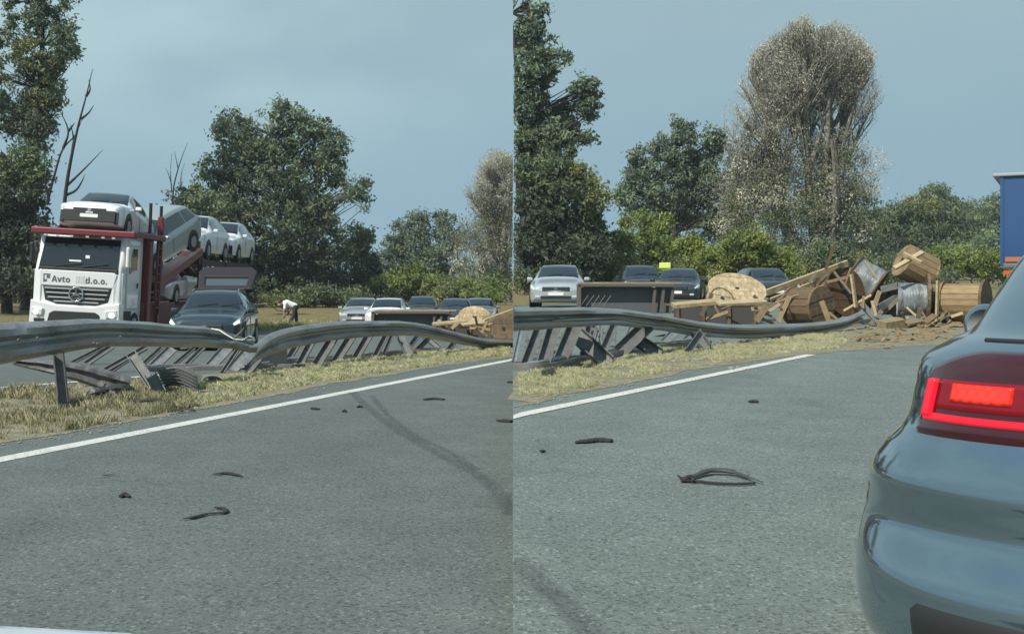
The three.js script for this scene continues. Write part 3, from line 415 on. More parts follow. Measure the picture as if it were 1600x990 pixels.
mesh('beam', wBeam([[-60, 506, 12.4, 0, 1.55], [0, 504, 12.9, 0, 1.5], [70, 501, 13.4, 0, 1.32], [142, 498, 14.2, -0.05, 1.14], [200, 501, 15.2, -0.1, 1.1], [270, 507, 16.6, -0.12, 1.06], [328, 512, 17.8, -0.15, 1.0], [352, 521, 18.2, -0.5, 0.85], [372, 531, 18.5, -0.8, 0.75], [392, 530, 18.7, -0.6, 0.8]], { dent: 0.022, seed: 3 }), steel, rail);
mesh('beam', wBeam([[376, 566, 18.9, 0.2, 0.7], [392, 546, 19.2, 0.3, 0.9], [412, 527, 19.8, 0.15, 1.2], [440, 515, 20.6, 0.1, 1.25], [475, 508, 21.4, 0.1, 1.25], [530, 502, 22.6, 0.05, 1.15], [585, 501, 23.8, 0, 1.05], [640, 503, 25, 0, 0.95], [690, 513, 26.6, 0.1, 0.9], [730, 523, 28, 0.3, 0.85], [765, 530, 29.5, 0.4, 0.75], [815, 531, 31, 0.4, 0.7]], { clip: -1, dent: 0.03, seed: 8 }), steel, rail);
mesh('torn_flange', tube([at(330, 513, 16.7), at(344, 516, 16.7), at(356, 524, 16.6), at(366, 530, 16.6), at(380, 531, 16.6), at(390, 525, 16.6), at(397, 528, 16.5)], [0.03, 0.035, 0.03, 0.035, 0.03, 0.03, 0.015], 6, 0.5), steel, rail);
mesh('torn_flange', tube([at(366, 527, 16.9), at(374, 520, 16.9), at(381, 512, 16.9)], [0.03, 0.025, 0.012], 6, 0.4), steel, rail);
const P2 = (a, b, d) => at(a, b, d);
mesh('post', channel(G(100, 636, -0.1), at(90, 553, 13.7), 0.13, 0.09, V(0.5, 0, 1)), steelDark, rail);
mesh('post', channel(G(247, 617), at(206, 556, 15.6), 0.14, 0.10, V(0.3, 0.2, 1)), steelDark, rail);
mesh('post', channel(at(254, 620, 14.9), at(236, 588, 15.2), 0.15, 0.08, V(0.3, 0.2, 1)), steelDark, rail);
// struts that held the two rails apart, now leaning between upper and lower rail
const struts = [[150, 549, 104, 571, 14.9, 0.05], [166, 549, 134, 569, 15, 0.08], [212, 550, 156, 583, 15.4, 0.06], [220, 552, 196, 562, 15.5, 0.07], [206, 560, 172, 581, 15.2, 0.05], [244, 551, 217, 575, 15.9, 0.05], [262, 552, 236, 577, 16, 0.13], [294, 552, 264, 577, 16.2, 0.05], [311, 551, 288, 573, 16.4, 0.06], [350, 549, 325, 577, 17, 0.14], [368, 550, 347, 583, 17, 0.05], [390, 545, 362, 579, 17.3, 0.14]];
for (const [x0, y0, x1, y1, d, w] of struts) mesh('strut', channel(G(x1, y1), at(x0 + (x0 - x1) * 0.3, y0 - 8, 0.35 - G(x1, y1).z), w * 1.5, 0.05, V(0.1, 0.35, 1)), w > 0.1 ? steel : steelDark, rail);
for (const [x0, y0, x1, y1, d, w] of [[408, 552, 384, 583, 17.7, 0.2], [464, 541, 448, 566, 19.2, 0.13], [486, 536, 468, 570, 19.6, 0.15], [518, 532, 495, 570, 20.2, 0.19], [547, 529, 524, 566, 20.9, 0.19], [575, 526, 554, 563, 21.6, 0.17], [602, 525, 584, 560, 22.3, 0.12], [611, 526, 598, 557, 22.5, 0.08], [626, 526, 640, 556, 22.8, 0.2], [655, 523, 632, 552, 23.3, 0.12], [672, 528, 648, 551, 23.8, 0.12], [712, 535, 698, 550, 25, 0.12], [668, 533, 690, 548, 25, 0.13]]) mesh('post', channel(G(x1, y1), at(x0 + (x0 - x1) * 0.22, y0 - 7, 0.3 - G(x1, y1).z), w, 0.09, V(0.15, 0.45, 1)), steelDark, rail);
for (const [x, y, d] of [[28, 531, 13], [146, 536, 13.9], [152, 537, 13.95], [188, 526, 14.5], [58, 528, 13.2]]) mesh('bolt', mv(new THREE.SphereGeometry(0.018, 8, 6), ...at(x, y, d - 0.12).toArray()), steelDark, rail);
const fallen = thing('guardrail', 'fallen rear guardrail lying low beneath the dented front rail', 'guardrail');
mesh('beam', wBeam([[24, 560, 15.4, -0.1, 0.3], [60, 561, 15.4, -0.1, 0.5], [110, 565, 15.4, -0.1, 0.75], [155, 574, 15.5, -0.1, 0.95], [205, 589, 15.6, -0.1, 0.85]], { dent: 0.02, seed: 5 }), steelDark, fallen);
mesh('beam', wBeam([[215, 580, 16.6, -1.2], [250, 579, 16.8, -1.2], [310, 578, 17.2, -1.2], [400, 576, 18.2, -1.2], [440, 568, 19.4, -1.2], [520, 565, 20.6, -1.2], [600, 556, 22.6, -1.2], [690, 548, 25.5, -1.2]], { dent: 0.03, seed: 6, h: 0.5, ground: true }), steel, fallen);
mesh('mesh_panel', bar(at(405, 562, 21.5), at(448, 556, 22.5), 0.02, 0.42, V(0, 1, 0)), steel, fallen);
for (const [x, y, d, w] of [[152, 612, 14.4, 0.11], [186, 611, 14.7, 0.16]]) { const g = new THREE.IcosahedronGeometry(w, 1), p = g.attributes.position; for (let i = 0; i < p.count; i++) { const k = 1 + fbm(p.getX(i) * 9, p.getY(i) * 9, p.getZ(i) * 9 + x) * 0.7; p.setXYZ(i, p.getX(i) * k * 1.3, p.getY(i) * k * 0.6, p.getZ(i) * k); } g.computeVertexNormals(); mesh('torn_bracket', g.translate(...at(x, y, d).toArray()), blackPlastic, fallen); } mesh('torn_bracket', mv(new THREE.IcosahedronGeometry(0.10, 1).scale(1.5, 0.7, 1), ...at(331, 594, 17.2).toArray()), blackPlastic, fallen);
mesh('bracket', box(0.5, 0.10, 0.22, ...at(455, 573, 21).toArray()), steelDark, fallen);
// arched piece of crumpled ribbed sheet
{ const t = thing('crumpled_rail_piece', 'arched ribbed piece of crumpled grey rail resting in the grass under the struts', 'guardrail piece', G(280, 616)); const o = t.position;
  for (let k = 0; k < 6; k++) { const pts = []; for (let i = 0; i <= 10; i++) { const a = i / 10; pts.push(at(250 + 58 * a, 611 - k * 5.2 - Math.sin(Math.PI * (0.15 + a * 0.85)) * 12 + a * 4, 15.5 - k * 0.03).sub(o)); } mesh('rib', tube(pts, 0.028, 6, 0.6), steelDark, t); }
  const pts = []; for (let i = 0; i <= 10; i++) { const a = i / 10; pts.push(at(250 + 58 * a, 596 - Math.sin(Math.PI * (0.15 + a * 0.85)) * 12 + a * 4, 15.6).sub(o)); }
  mesh('sheet', pts.slice(0, -1).map((p, i) => bar(p, pts[i + 1], 0.03, 0.27, V(0, 1, 0))), steel, t);
}
const railR = thing('guardrail', 'bent grey guardrail sagging toward the cable drums in the right-hand view', 'guardrail');
mesh('beam', wBeam([[770, 480, 13.2, 0, 0.92], [850, 480, 14.3, 0, 0.88], [905, 480, 15.2, 0, 0.82], [965, 482, 16.3, 0.05, 0.78], [1030, 491, 17.6, 0.1, 0.78], [1085, 501, 18.8, 0.15, 0.78], [1150, 507, 20, 0.2, 0.8], [1220, 506, 21.5, 0.2, 0.82], [1280, 503, 23, 0.2, 0.82], [1318, 497, 24, 0.2, 0.75], [1346, 486, 25, 0.2, 0.65]], { clip: 1, dent: 0.025, seed: 12 }), steel, railR);
mesh('torn_flange', tube([at(862, 501, 14.3), at(900, 499, 14.9), at(960, 497, 16), at(1000, 503, 16.8), at(1050, 510, 17.8)], [0.02, 0.035, 0.02, 0.03, 0.01], 6, 0.5), steel, railR);
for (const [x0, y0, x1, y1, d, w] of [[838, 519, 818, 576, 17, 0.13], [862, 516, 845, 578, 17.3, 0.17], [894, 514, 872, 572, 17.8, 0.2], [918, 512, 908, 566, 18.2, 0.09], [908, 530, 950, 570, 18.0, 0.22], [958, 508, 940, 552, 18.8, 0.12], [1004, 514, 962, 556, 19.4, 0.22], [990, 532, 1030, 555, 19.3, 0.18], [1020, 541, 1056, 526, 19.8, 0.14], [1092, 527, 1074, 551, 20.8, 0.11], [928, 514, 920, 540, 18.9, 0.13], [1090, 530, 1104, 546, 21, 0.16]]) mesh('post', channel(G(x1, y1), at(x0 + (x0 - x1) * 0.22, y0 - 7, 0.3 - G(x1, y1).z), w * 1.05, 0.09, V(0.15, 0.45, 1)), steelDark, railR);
for (const [x0, y0, x1, y1, d, w] of [[812, 520, 802.5, 566, 16.8, 0.05], [842, 517, 826, 560, 17.1, 0.04], [888, 514, 870, 560, 17.9, 0.04], [984, 514, 970, 545, 19.2, 0.04], [1000, 518, 962, 550, 19.3, 0.03], [1055, 522, 1038, 535, 20, 0.12], [1080, 530, 1064, 540, 20.6, 0.11], [936, 512, 926, 548, 18.7, 0.04]]) mesh('strut', channel(G(x1, y1), at(x0 + (x0 - x1) * 0.2, y0 - 7, 0.25 - G(x1, y1).z), w * 1.3, 0.04, V(0.1, 0.5, 1)), steel, railR);
const fallenR = thing('guardrail', 'fallen second rail lying on the ground behind the leaning posts on the right', 'guardrail');
mesh('beam', wBeam([[780, 584, 15.8, -1.2], [830, 579, 16.4, -1.2], [900, 566, 17.8, -1.2], [960, 555, 19.3, -1.2], [1030, 545, 20.8, -1.2], [1100, 538, 22, -1.2]], { clip: 1, dent: 0.03, seed: 16, h: 0.5, ground: true }), steel, fallenR);
for (const [x, y, d, w] of [[832, 548, 16.4, 0.26], [866, 544, 17, 0.26], [925, 530, 18.2, 0.24], [950, 536, 18.6, 0.24]]) mesh('ladder_plate', [box(0.02, 0.5, 0.05, at(x - 8, y, d).x, at(x, y, d).y, -d), box(0.02, 0.5, 0.05, at(x + 12, y, d).x, at(x, y, d).y, -d), ...[0, 1, 2, 3].map((k) => box(w, 0.05, 0.04, at(x + 2, y, d).x, at(x, y - 16 + k * 11, d).y, -d))], steel, fallenR);

// ---------- road vehicles ----------
const CARS = {
  suv: [[0, .80, .34, .70, .78, .70], [.02, .90, .26, .78, .87, .76], [.06, .97, .22, .83, .94, .80], [.16, 1, .22, .89, 1.0, .82], [.25, 1, .22, .94, 1.05, .82], [.285, 1, .22, .96, 1.10, .80], [.36, 1, .22, .98, 1.36, .73], [.43, 1, .22, .99, 1.54, .68], [.55, 1, .22, 1.0, 1.60, .67], [.75, 1, .22, 1.02, 1.58, .66], [.88, 1, .22, 1.04, 1.50, .64], [.94, .98, .26, 1.02, 1.28, .66], [.975, .95, .30, .98, 1.06, .74], [1, .88, .36, .86, .92, .72]],
  sedan: [[0, .80, .32, .62, .70, .70], [.02, .90, .25, .70, .78, .76], [.06, .97, .2, .76, .84, .80], [.16, 1, .2, .82, .91, .82], [.25, 1, .2, .87, .97, .82], [.285, 1, .2, .89, 1.02, .80], [.36, 1, .2, .91, 1.24, .73], [.43, 1, .2, .92, 1.40, .68], [.55, 1, .2, .93, 1.46, .66], [.70, 1, .2, .94, 1.42, .64], [.78, 1, .2, .95, 1.28, .66], [.85, .99, .22, .95, 1.06, .74], [.96, .95, .26, .93, 1.0, .76], [1, .88, .34, .84, .90, .72]],
};
const cr = (a, b, c, d, t) => 0.5 * (2 * b + (c - a) * t + (2 * a - 5 * b + 4 * c - d) * t * t + (3 * b - a - 3 * c + d) * t * t * t);
function carSurface(st, L, W, H) {
  const hs = H / (st === CARS.suv ? 1.6 : 1.46);
  const sec = st.map(([f, hw, bot, belt, top, rw]) => { const w = hw * W / 2, r = rw * W / 2, z = L / 2 - f * L; bot *= hs; belt *= hs; top *= hs; return [[0, bot], [w * .86, bot], [w * .965, bot + .06], [w, bot + .26], [w * .995, (bot + belt) / 2 + .12], [w * .965, belt], [r, top - .07 * hs], [r * .74, top - .018], [0, top]].map(([x, y]) => [x, y, z]); });
  const n = sec.length, k = sec[0].length, at2 = (i, j) => { i = clamp(i, 0, n - 1); if (j < 0) { const p = sec[i][-j]; return [-p[0], p[1], p[2]]; } if (j >= k) { const p = sec[i][2 * k - 2 - j]; return [-p[0], p[1], p[2]]; } return sec[i][j]; };
  const S = (u, v, side = 1) => {
    const i = Math.min(n - 2, Math.floor(u)), j = Math.min(k - 2, Math.floor(v)), a = u - i, b = v - j, r = [0, 0, 0];
    for (let c = 0; c < 3; c++) { const row = []; for (let q = -1; q <= 2; q++) row.push(cr(at2(i + q, j - 1)[c], at2(i + q, j)[c], at2(i + q, j + 1)[c], at2(i + q, j + 2)[c], b)); r[c] = cr(row[0], row[1], row[2], row[3], a); }
    return V(r[0] * side, r[1], r[2]);
  };
  const grid = (u0, u1, v0, v1, nu, nv, off, side, mirror) => {
    const pos = [], idx = [], uv = [];
    const vv = []; if (mirror) { for (let j = 0; j <= nv; j++) vv.push([v0 + (v1 - v0) * j / nv, 1]); for (let j = nv - 1; j >= 0; j--) vv.push([v0 + (v1 - v0) * j / nv, -1]); } else for (let j = 0; j <= nv; j++) vv.push([v0 + (v1 - v0) * j / nv, side]);
    for (let i = 0; i <= nu; i++) for (const [v, s] of vv) { const u = u0 + (u1 - u0) * i / nu, p = S(u, v, s); if (off) { const e = 0.02, du = S(Math.min(u + e, n - 1), v, s).sub(S(Math.max(u - e, 0), v, s)), dv = S(u, Math.min(v + e, k - 1), s).sub(S(u, Math.max(v - e, 0), s)), nn = du.cross(dv).normalize(); if (nn.dot(V(p.x, (p.y - 0.7 * hs), 0)) + nn.z * p.z * 0.15 < 0) nn.negate(); p.addScaledVector(nn, off); } pos.push(p.x, p.y, p.z); uv.push(i / nu, v); }
    const m = vv.length; for (let i = 0; i < nu; i++) for (let j = 0; j < m - 1; j++) { const a = i * m + j; idx.push(a, a + m, a + 1, a + 1, a + m, a + m + 1); }
    const g = new THREE.BufferGeometry(); g.setAttribute('position', new THREE.Float32BufferAttribute(pos, 3)); g.setAttribute('uv', new THREE.Float32BufferAttribute(uv, 2)); g.setIndex(idx); g.computeVertexNormals(); return g;
  };
  const cap = (i, bulge) => { const pos = [], c = V(0, 0, 0), ring = []; for (let q = 0; q <= 48; q++) { const v = q / 48 * (k - 1) * 2, p = v <= k - 1 ? S(i, v, 1) : S(i, 2 * (k - 1) - v, -1); ring.push(p); c.add(p); } c.divideScalar(ring.length); c.z += bulge; for (let q = 0; q < 48; q++) pos.push(...ring[q].toArray(), ...ring[q + 1].toArray(), ...c.toArray()); const g = new THREE.BufferGeometry(); g.setAttribute('position', new THREE.Float32BufferAttribute(pos, 3)); g.computeVertexNormals(); return g; };
  return { S, grid, cap, n, hs };
}
const tyreGeo = mv(new THREE.LatheGeometry([[0.2, -0.1], [0.29, -0.105], [0.325, -0.08], [0.335, 0], [0.325, 0.08], [0.29, 0.105], [0.2, 0.1], [0.2, -0.1]].map(([x, y]) => new THREE.Vector2(x, y)), 24), 0, 0, 0, 0, 0, Math.PI / 2);
const rimGeo = (() => { const p = [mv(new THREE.CylinderGeometry(0.205, 0.205, 0.16, 20), 0, 0, 0, 0, 0, Math.PI / 2)]; for (let k = 0; k < 5; k++) p.push(mv(mv(new THREE.BoxGeometry(0.18, 0.19, 0.05), 0, 0.1, 0), 0, 0, 0, k * 1.2566, 0, 0)); return mergeGeometries(p.map(plain)); })();
const archGeo = mv(new THREE.CylinderGeometry(0.40, 0.40, 0.03, 24), 0, 0, 0, 0, 0, Math.PI / 2);
function makeCar(name, label, o) {
  const root = thing(name, label, o.category || 'car', o.pos, o.turn, o.group), st = CARS[o.kind || 'suv'], L = o.L || 4.4, W = o.W || 1.8, H = o.H || 1.6, c = carSurface(st, L, W, H), body = o.paint, hs = c.hs;
  mesh('body', [c.grid(0, c.n - 1, 0, 8, 52, 26, 0, 1, true), c.cap(0, 0.05), c.cap(c.n - 1, -0.05)], body, root);
  mesh('windshield', c.grid(5.15, 6.95, 6.08, 8, 8, 8, 0.008, 1, true), glassDark, root);
  const last = o.kind === 'sedan' ? 10 : 10.4;
  for (const s of [1, -1]) for (const [a, b] of [[5.95, 7.42], [7.5, 8.85], [8.93, last]]) mesh('side_window', c.grid(a, b, 5.14, 5.86, 6, 4, 0.008, s), glassDark, root);
  mesh('rear_window', o.kind === 'sedan' ? c.grid(9.3, 10.9, 6.1, 8, 6, 8, 0.008, 1, true) : c.grid(10.2, 11.8, 6.1, 8, 6, 8, 0.008, 1, true), glassDark, root);
  const zf = L / 2 + 0.035;
  for (const s of [1, -1]) { mesh('headlight', c.grid(0.0, 2.1, 4.35, 5.25, 6, 4, 0.012, s), lampGlass, root); if (o.lit) mesh('running_light', [c.grid(0.2, 1.5, 4.55, 4.95, 5, 3, 0.02, s)], runLight, root); mesh('tail_light', c.grid(c.n - 2.6, c.n - 1.05, 4.4, 5.4, 4, 4, 0.012, s), o.tail || tailRed, root); }
  const gw = W * 0.5;
  const gr = mesh('grille', box(gw, 0.14 * hs, 0.05, 0, 0.63 * hs, zf - 0.02, 0.02), blackPlastic, root);
  mesh('badge', mv(new THREE.CylinderGeometry(0.055, 0.055, 0.02, 20), 0, 0.64 * hs, zf + 0.012, Math.PI / 2), chrome, gr);
  for (const dy of [-0.03, 0.035]) mesh('grille_bar', box(gw * 0.9, 0.012, 0.02, 0, 0.63 * hs + dy, zf + 0.006), o.bars || chrome, gr);
  mesh('lower_grille', box(W * 0.56, 0.1, 0.05, 0, 0.37 * hs, zf - 0.025, 0.02), blackPlastic, root);
  if (o.nose) mesh('front_apron', [box(W * 0.80, 0.34, 0.04, 0, 0.47 * hs, zf - 0.012, 0.02), ...[1, -1].map((s) => box(0.12, 0.36, 0.05, s * W * 0.41, 0.44 * hs, zf - 0.06, 0.02))], blackPlastic, root);
  mesh('number_plate', box(0.5, 0.1, 0.012, 0, 0.475 * hs, zf + 0.014), plateMat, root);
  for (const s of [1, -1]) mesh('fog_light', box(0.16, 0.07, 0.04, s * W * 0.335, 0.39 * hs, zf - 0.03, 0.015), lampGlass, root);
  for (const s of [1, -1]) { const mz = c.S(5.9, 5.1, s); const m = mesh('mirror', box(0.19, 0.13, 0.11, s * (Math.abs(mz.x) + 0.12), mz.y + 0.03, mz.z, 0.04), o.mirror || body, root); mesh('mirror_arm', box(0.12, 0.03, 0.05, s * (Math.abs(mz.x) + 0.02), mz.y - 0.03, mz.z), blackPlastic, m); }
  for (const [f] of [[0.185], [0.80]]) for (const s of [1, -1]) { const z = L / 2 - f * L; const w = mesh('wheel', tyreGeo, rubber, root); w.position.set(s * (W / 2 - 0.085), 0.335, z); const r = mesh('rim', rimGeo, rim, w); r.position.x = s * 0.02; const a = mesh('wheel_arch', archGeo, blackPlastic, root); a.position.set(s * (W / 2 - 0.008), 0.36, z); }
  if (o.rails) for (const s of [1, -1]) { const pts = []; for (let i = 0; i <= 8; i++) { const p = c.S(7.2 + i / 8 * 3, 6.15, s); p.y += 0.045; pts.push(p); } mesh('roof_rail', tube(pts, 0.018, 6), o.rails, root); }
  if (o.hoodLine !== false) for (const s of [1, -1]) mesh('door_seam', tube([0, 1, 2, 3, 4].map((i) => c.S(7.46, 2.6 + i * 0.6, s).add(V(s * 0.004, 0, 0))), 0.006, 4), blackPlastic, root);
  for (const dx of [-0.35, 0.25]) mesh('wiper', tube([c.S(5.3, 7.2, 1).setX(dx).add(V(0, 0.02, 0.02)), c.S(5.42, 7.5, 1).setX(dx + 0.5).add(V(0, 0.03, 0.02))], 0.01, 4), blackPlastic, root);
  if (o.roll || o.pitch) root.rotation.set(o.pitch || 0, o.turn || 0, o.roll || 0, 'YXZ');
  root.userData.car = undefined; delete root.userData.car;
  return root;
}
const runLight = new THREE.MeshStandardMaterial({ color: lin(0.9, 0.9, 0.86), emissive: lin(1, 0.97, 0.9), emissiveIntensity: 1.3, roughness: 0.3 });
const tailRed = new THREE.MeshPhysicalMaterial({ color: lin(0.22, 0.01, 0.012), roughness: 0.12, clearcoat: 1 });
const darkBlue = paint(0.022, 0.042, 0.055, { metalness: 0.4 });
// --- car transporter ---
const truckPos = V((118 - CX) * 32.6 / F, gy(-1, -32.6), -32.6);
const truck = thing('car_transporter', 'white cab car transporter with red frame and lettering on its front', 'truck', truckPos, 0.03);
truck.rotation.set(0, 0.03, -0.055, 'YXZ');
{
  const W = 2.5, prof = new THREE.Shape(); [[0.02, 0.62], [0.06, 1.25], [0.04, 2.2], [-0.26, 3.08], [-0.5, 3.2], [-1.75, 3.22], [-1.8, 0.9], [-1.2, 0.85], [-1.15, 0.62]].forEach(([z, y], i) => i ? prof.lineTo(z, y) : prof.moveTo(z, y)); prof.closePath();
  const cabG = new THREE.ExtrudeGeometry(prof, { depth: W - 0.16, bevelEnabled: true, bevelSize: 0.08, bevelThickness: 0.08, bevelSegments: 4, curveSegments: 4 }); cabG.translate(0, 0, -(W - 0.16) / 2); cabG.rotateY(-Math.PI / 2);
  mesh('cab', toCreasedNormals(cabG, 0.7), white, truck);
  const face = (pts, zoff) => { const s = new THREE.Shape(); pts.forEach(([x, y], i) => i ? s.lineTo(x, y) : s.moveTo(x, y)); s.closePath(); return new THREE.ExtrudeGeometry(s, { depth: 0.03, bevelEnabled: true, bevelSize: 0.012, bevelThickness: 0.012, bevelSegments: 2 }).translate(0, 0, zoff); };
  // windshield lies on the raked upper front
  const ws = face([[-1.12, 0], [1.12, 0], [1.08, 0.88], [-1.08, 0.88]], 0); ws.rotateX(-0.33); ws.translate(0, 2.24, 0.105);
  const wsm = mesh('windshield', ws, glassDark, truck);
  mesh('wiper', [tube([V(-0.7, 2.26, 0.17), V(0.1, 2.36, 0.15)], 0.014, 4), tube([V(0.1, 2.26, 0.17), V(0.85, 2.38, 0.15)], 0.014, 4)], blackPlastic, truck);
  mesh('dashboard_paper', [box(0.34, 0.05, 0.01, -0.12, 2.43, 0.10), box(0.12, 0.09, 0.01, 0.22, 2.56, 0.06)], std(0.8, 0.82, 0.85, 0.6), truck);
  mesh('wiper_tray', box(2.3, 0.14, 0.1, 0, 2.16, 0.10, 0.03), blackPlastic, truck);
  const panel = mesh('front_panel', face([[-1.02, 1.70], [1.02, 1.70], [1.1, 2.06], [1.0, 2.12], [-1.0, 2.12], [-1.1, 2.06]], 0.12), white, truck);
  const font = await new FontLoader().loadAsync('fonts/droid/droid_sans_bold.typeface.json');
  const letter = std(0.10, 0.11, 0.12, 0.6), faint = std(0.52, 0.53, 0.53, 0.7);
  const text = (s, x, size) => { const g = new TextGeometry(s, { font, size, depth: 0.008, curveSegments: 3 }); g.translate(x, 1.79, 0.165); return g; };
  mesh('lettering', text('Avto', -0.74, 0.175), letter, panel); mesh('lettering', text('d.o.o.', 0.22, 0.175), letter, panel);
  mesh('blurred_lettering', [box(0.10, 0.2, 0.008, 0.0, 1.89, 0.166), box(0.11, 0.21, 0.008, 0.13, 1.89, 0.166), box(0.05, 0.2, 0.008, 0.23, 1.87, 0.166)], faint, panel);
  mesh('company_mark', [box(0.2, 0.03, 0.008, -0.88, 2.0, 0.166), box(0.03, 0.24, 0.008, -0.965, 1.89, 0.166), box(0.1, 0.09, 0.008, -0.84, 1.93, 0.166), box(0.07, 0.07, 0.008, -0.91, 1.82, 0.166)], letter, panel);
  const gr = mesh('grille', face([[-0.98, 1.66], [0.98, 1.66], [0.9, 1.26], [0.55, 1.16], [-0.55, 1.16], [-0.9, 1.26]], 0.10), blackPlastic, truck);
  for (const [y, w] of [[1.60, 1.86], [1.47, 1.78], [1.34, 1.66], [1.23, 1.3]]) mesh('grille_slat', box(w, 0.055, 0.05, 0, y, 0.165, 0.02), std(0.24, 0.26, 0.27, 0.4, { metalness: 0.6 }), gr);
  const star = new THREE.Shape(); for (let k = 0; k < 6; k++) { const a = Math.PI / 2 + k * Math.PI / 3, r = k % 2 ? 0.032 : 0.185; k ? star.lineTo(Math.cos(a) * r, Math.sin(a) * r) : star.moveTo(r * Math.cos(a), r * Math.sin(a)); } star.closePath();
  mesh('star_emblem', [new THREE.TorusGeometry(0.2, 0.019, 8, 32).translate(0, 1.46, 0.225), new THREE.ExtrudeGeometry(star, { depth: 0.02, bevelEnabled: true, bevelSize: 0.006, bevelThickness: 0.01, bevelSegments: 1 }).translate(0, 1.46, 0.212)], chrome, gr);
  for (const s of [1, -1]) mesh('corner_panel', s > 0 ? mv(box(0.30, 0.98, 0.10, 0, 0, 0, 0.04), 1.14, 1.66, 0.07, 0, 0.35) : mv(box(0.26, 0.98, 0.10, 0, 0, 0, 0.04), -1.14, 1.66, 0.09, 0, -0.3), white, truck);
  const bs = new THREE.Shape(); [[-1.25, 1.22], [-0.75, 1.14], [-0.5, 1.1], [0.5, 1.1], [0.75, 1.14], [1.25, 1.22], [1.27, 0.5], [1.1, 0.32], [-1.1, 0.32], [-1.27, 0.5]].forEach(([x, y], i) => i ? bs.lineTo(x, y) : bs.moveTo(x, y)); bs.closePath();
  const bumper = mesh('bumper', new THREE.ExtrudeGeometry(bs, { depth: 0.3, bevelEnabled: true, bevelSize: 0.03, bevelThickness: 0.05, bevelSegments: 3 }).translate(0, 0, -0.08), white, truck);
  mesh('air_intake', face([[-0.78, 0.5], [0.78, 0.5], [0.7, 0.88], [0.58, 0.95], [-0.58, 0.95], [-0.7, 0.88]], 0.255), blackPlastic, bumper);
  for (const s of [1, -1]) { const h = mesh('headlight', mv(box(0.36, 0.24, 0.09, 0, 0, 0, 0.05), s * 1.06, 0.93, 0.27, 0, s * 0.16, s * 0.12), lampGlass, truck); mesh('lamp', mv(new THREE.SphereGeometry(0.085, 14, 10), s * 1.08, 0.90, 0.30), s > 0 ? headlampOn() : headlampOn(0.7), h); mesh('fog_light', box(0.3, 0.1, 0.06, s * 1.0, 0.68, 0.265, 0.02), blackPlastic, bumper); }
  function headlampOn(k = 1) { return new THREE.MeshStandardMaterial({ color: lin(0.9, 0.88, 0.82), emissive: lin(1, 0.94, 0.8), emissiveIntensity: 1.4 * k, roughness: 0.2 }); }
  // side of the cab that faces the road
  for (const s of [1, -1]) {
    const door = mesh('door', mv(new THREE.ExtrudeGeometry((() => { const q = new THREE.Shape(); [[-0.35, 1.1], [-1.35, 1.1], [-1.4, 2.2], [-1.38, 2.98], [-0.62, 2.98], [-0.3, 2.3]].forEach(([z, y], i) => i ? q.lineTo(z, y) : q.moveTo(z, y)); q.closePath(); return q; })(), { depth: 0.02, bevelEnabled: true, bevelSize: 0.012, bevelThickness: 0.012, bevelSegments: 1 }), s > 0 ? 1.285 : -1.285, 0, 0, 0, -Math.PI / 2), white, truck);
    mesh('door_window', mv(new THREE.ExtrudeGeometry((() => { const q = new THREE.Shape(); [[-0.42, 2.12], [-0.85, 2.25], [-1.1, 2.25], [-1.1, 2.88], [-0.68, 2.88], [-0.4, 2.3]].forEach(([z, y], i) => i ? q.lineTo(z, y) : q.moveTo(z, y)); q.closePath(); return q; })(), { depth: 0.012, bevelEnabled: false }), s > 0 ? 1.312 : -1.30, 0, 0, 0, -Math.PI / 2), glassDark, door);
    mesh('handle', box(0.03, 0.16, 0.06, s * 1.315, 1.78, -1.2, 0.01), blackPlastic, door);
    const m = mesh('mirror', box(0.11, 0.62, 0.24, s * 1.38, 2.60, 0.0, 0.05), s > 0 ? white : blackPlastic, truck); if (s > 0) m.visible = true;
    mesh('step', box(0.06, 0.5, 0.7, s * 1.24, 0.78, -0.55, 0.03), blackPlastic, truck);
    for (const z of [-1.25, -5.6, -7.0]) { const w = mesh('wheel', tyreGeo, rubber, truck); w.scale.set(1.4, 1.52, 1.52); w.position.set(s * 1.12, 0.51, z); mesh('rim', rimGeo, rim, w).position.x = s * 0.02; }
    mesh('mudguard', mv(new THREE.TorusGeometry(0.6, 0.09, 6, 16, Math.PI), s * 1.16, 0.52, -1.25, 0, Math.PI / 2), white, truck);
  }
  // red head rack, posts, ladders and decks
  mesh('head_rack', [box(3.0, 0.20, 0.3, 0.12, 3.26, 0.12, 0.05), box(0.14, 0.18, 3.2, -1.3, 3.30, -1.5, 0.03), box(0.14, 0.18, 3.2, 1.5, 3.30, -1.5, 0.03), box(2.6, 0.1, 0.2, 0.1, 3.3, -2.6)], carrierRed, truck);
  mesh('rack_lamp', [-0.95, -0.6, -0.2, 0.25, 0.7, 1.0].map((x) => box(0.09, 0.04, 0.04, x, 3.135, 0.26)), lampGlass, truck);
  mesh('deck_plate', [box(2.3, 0.05, 3.6, 0.1, 3.26, -2.1)], carrierDark, truck);
  for (const s of [1, -1]) mesh('post', [box(0.34, 2.9, 0.34, s * 1.22, 2.0, -2.25, 0.03)], carrierRed, truck);
  mesh('post', [box(0.16, 3.6, 0.2, 1.32, 2.2, -3.3, 0.02)], carrierRed, truck); mesh('post', [box(0.16, 3.2, 0.2, -1.32, 2.0, -3.3, 0.02)], carrierRed, truck);
  for (const z of [-2.1, -3.25]) mesh('stanchion', [tube([V(1.34, 3.2, z), V(1.32, 4.35, z)], 0.05, 8)], blackPlastic, truck);
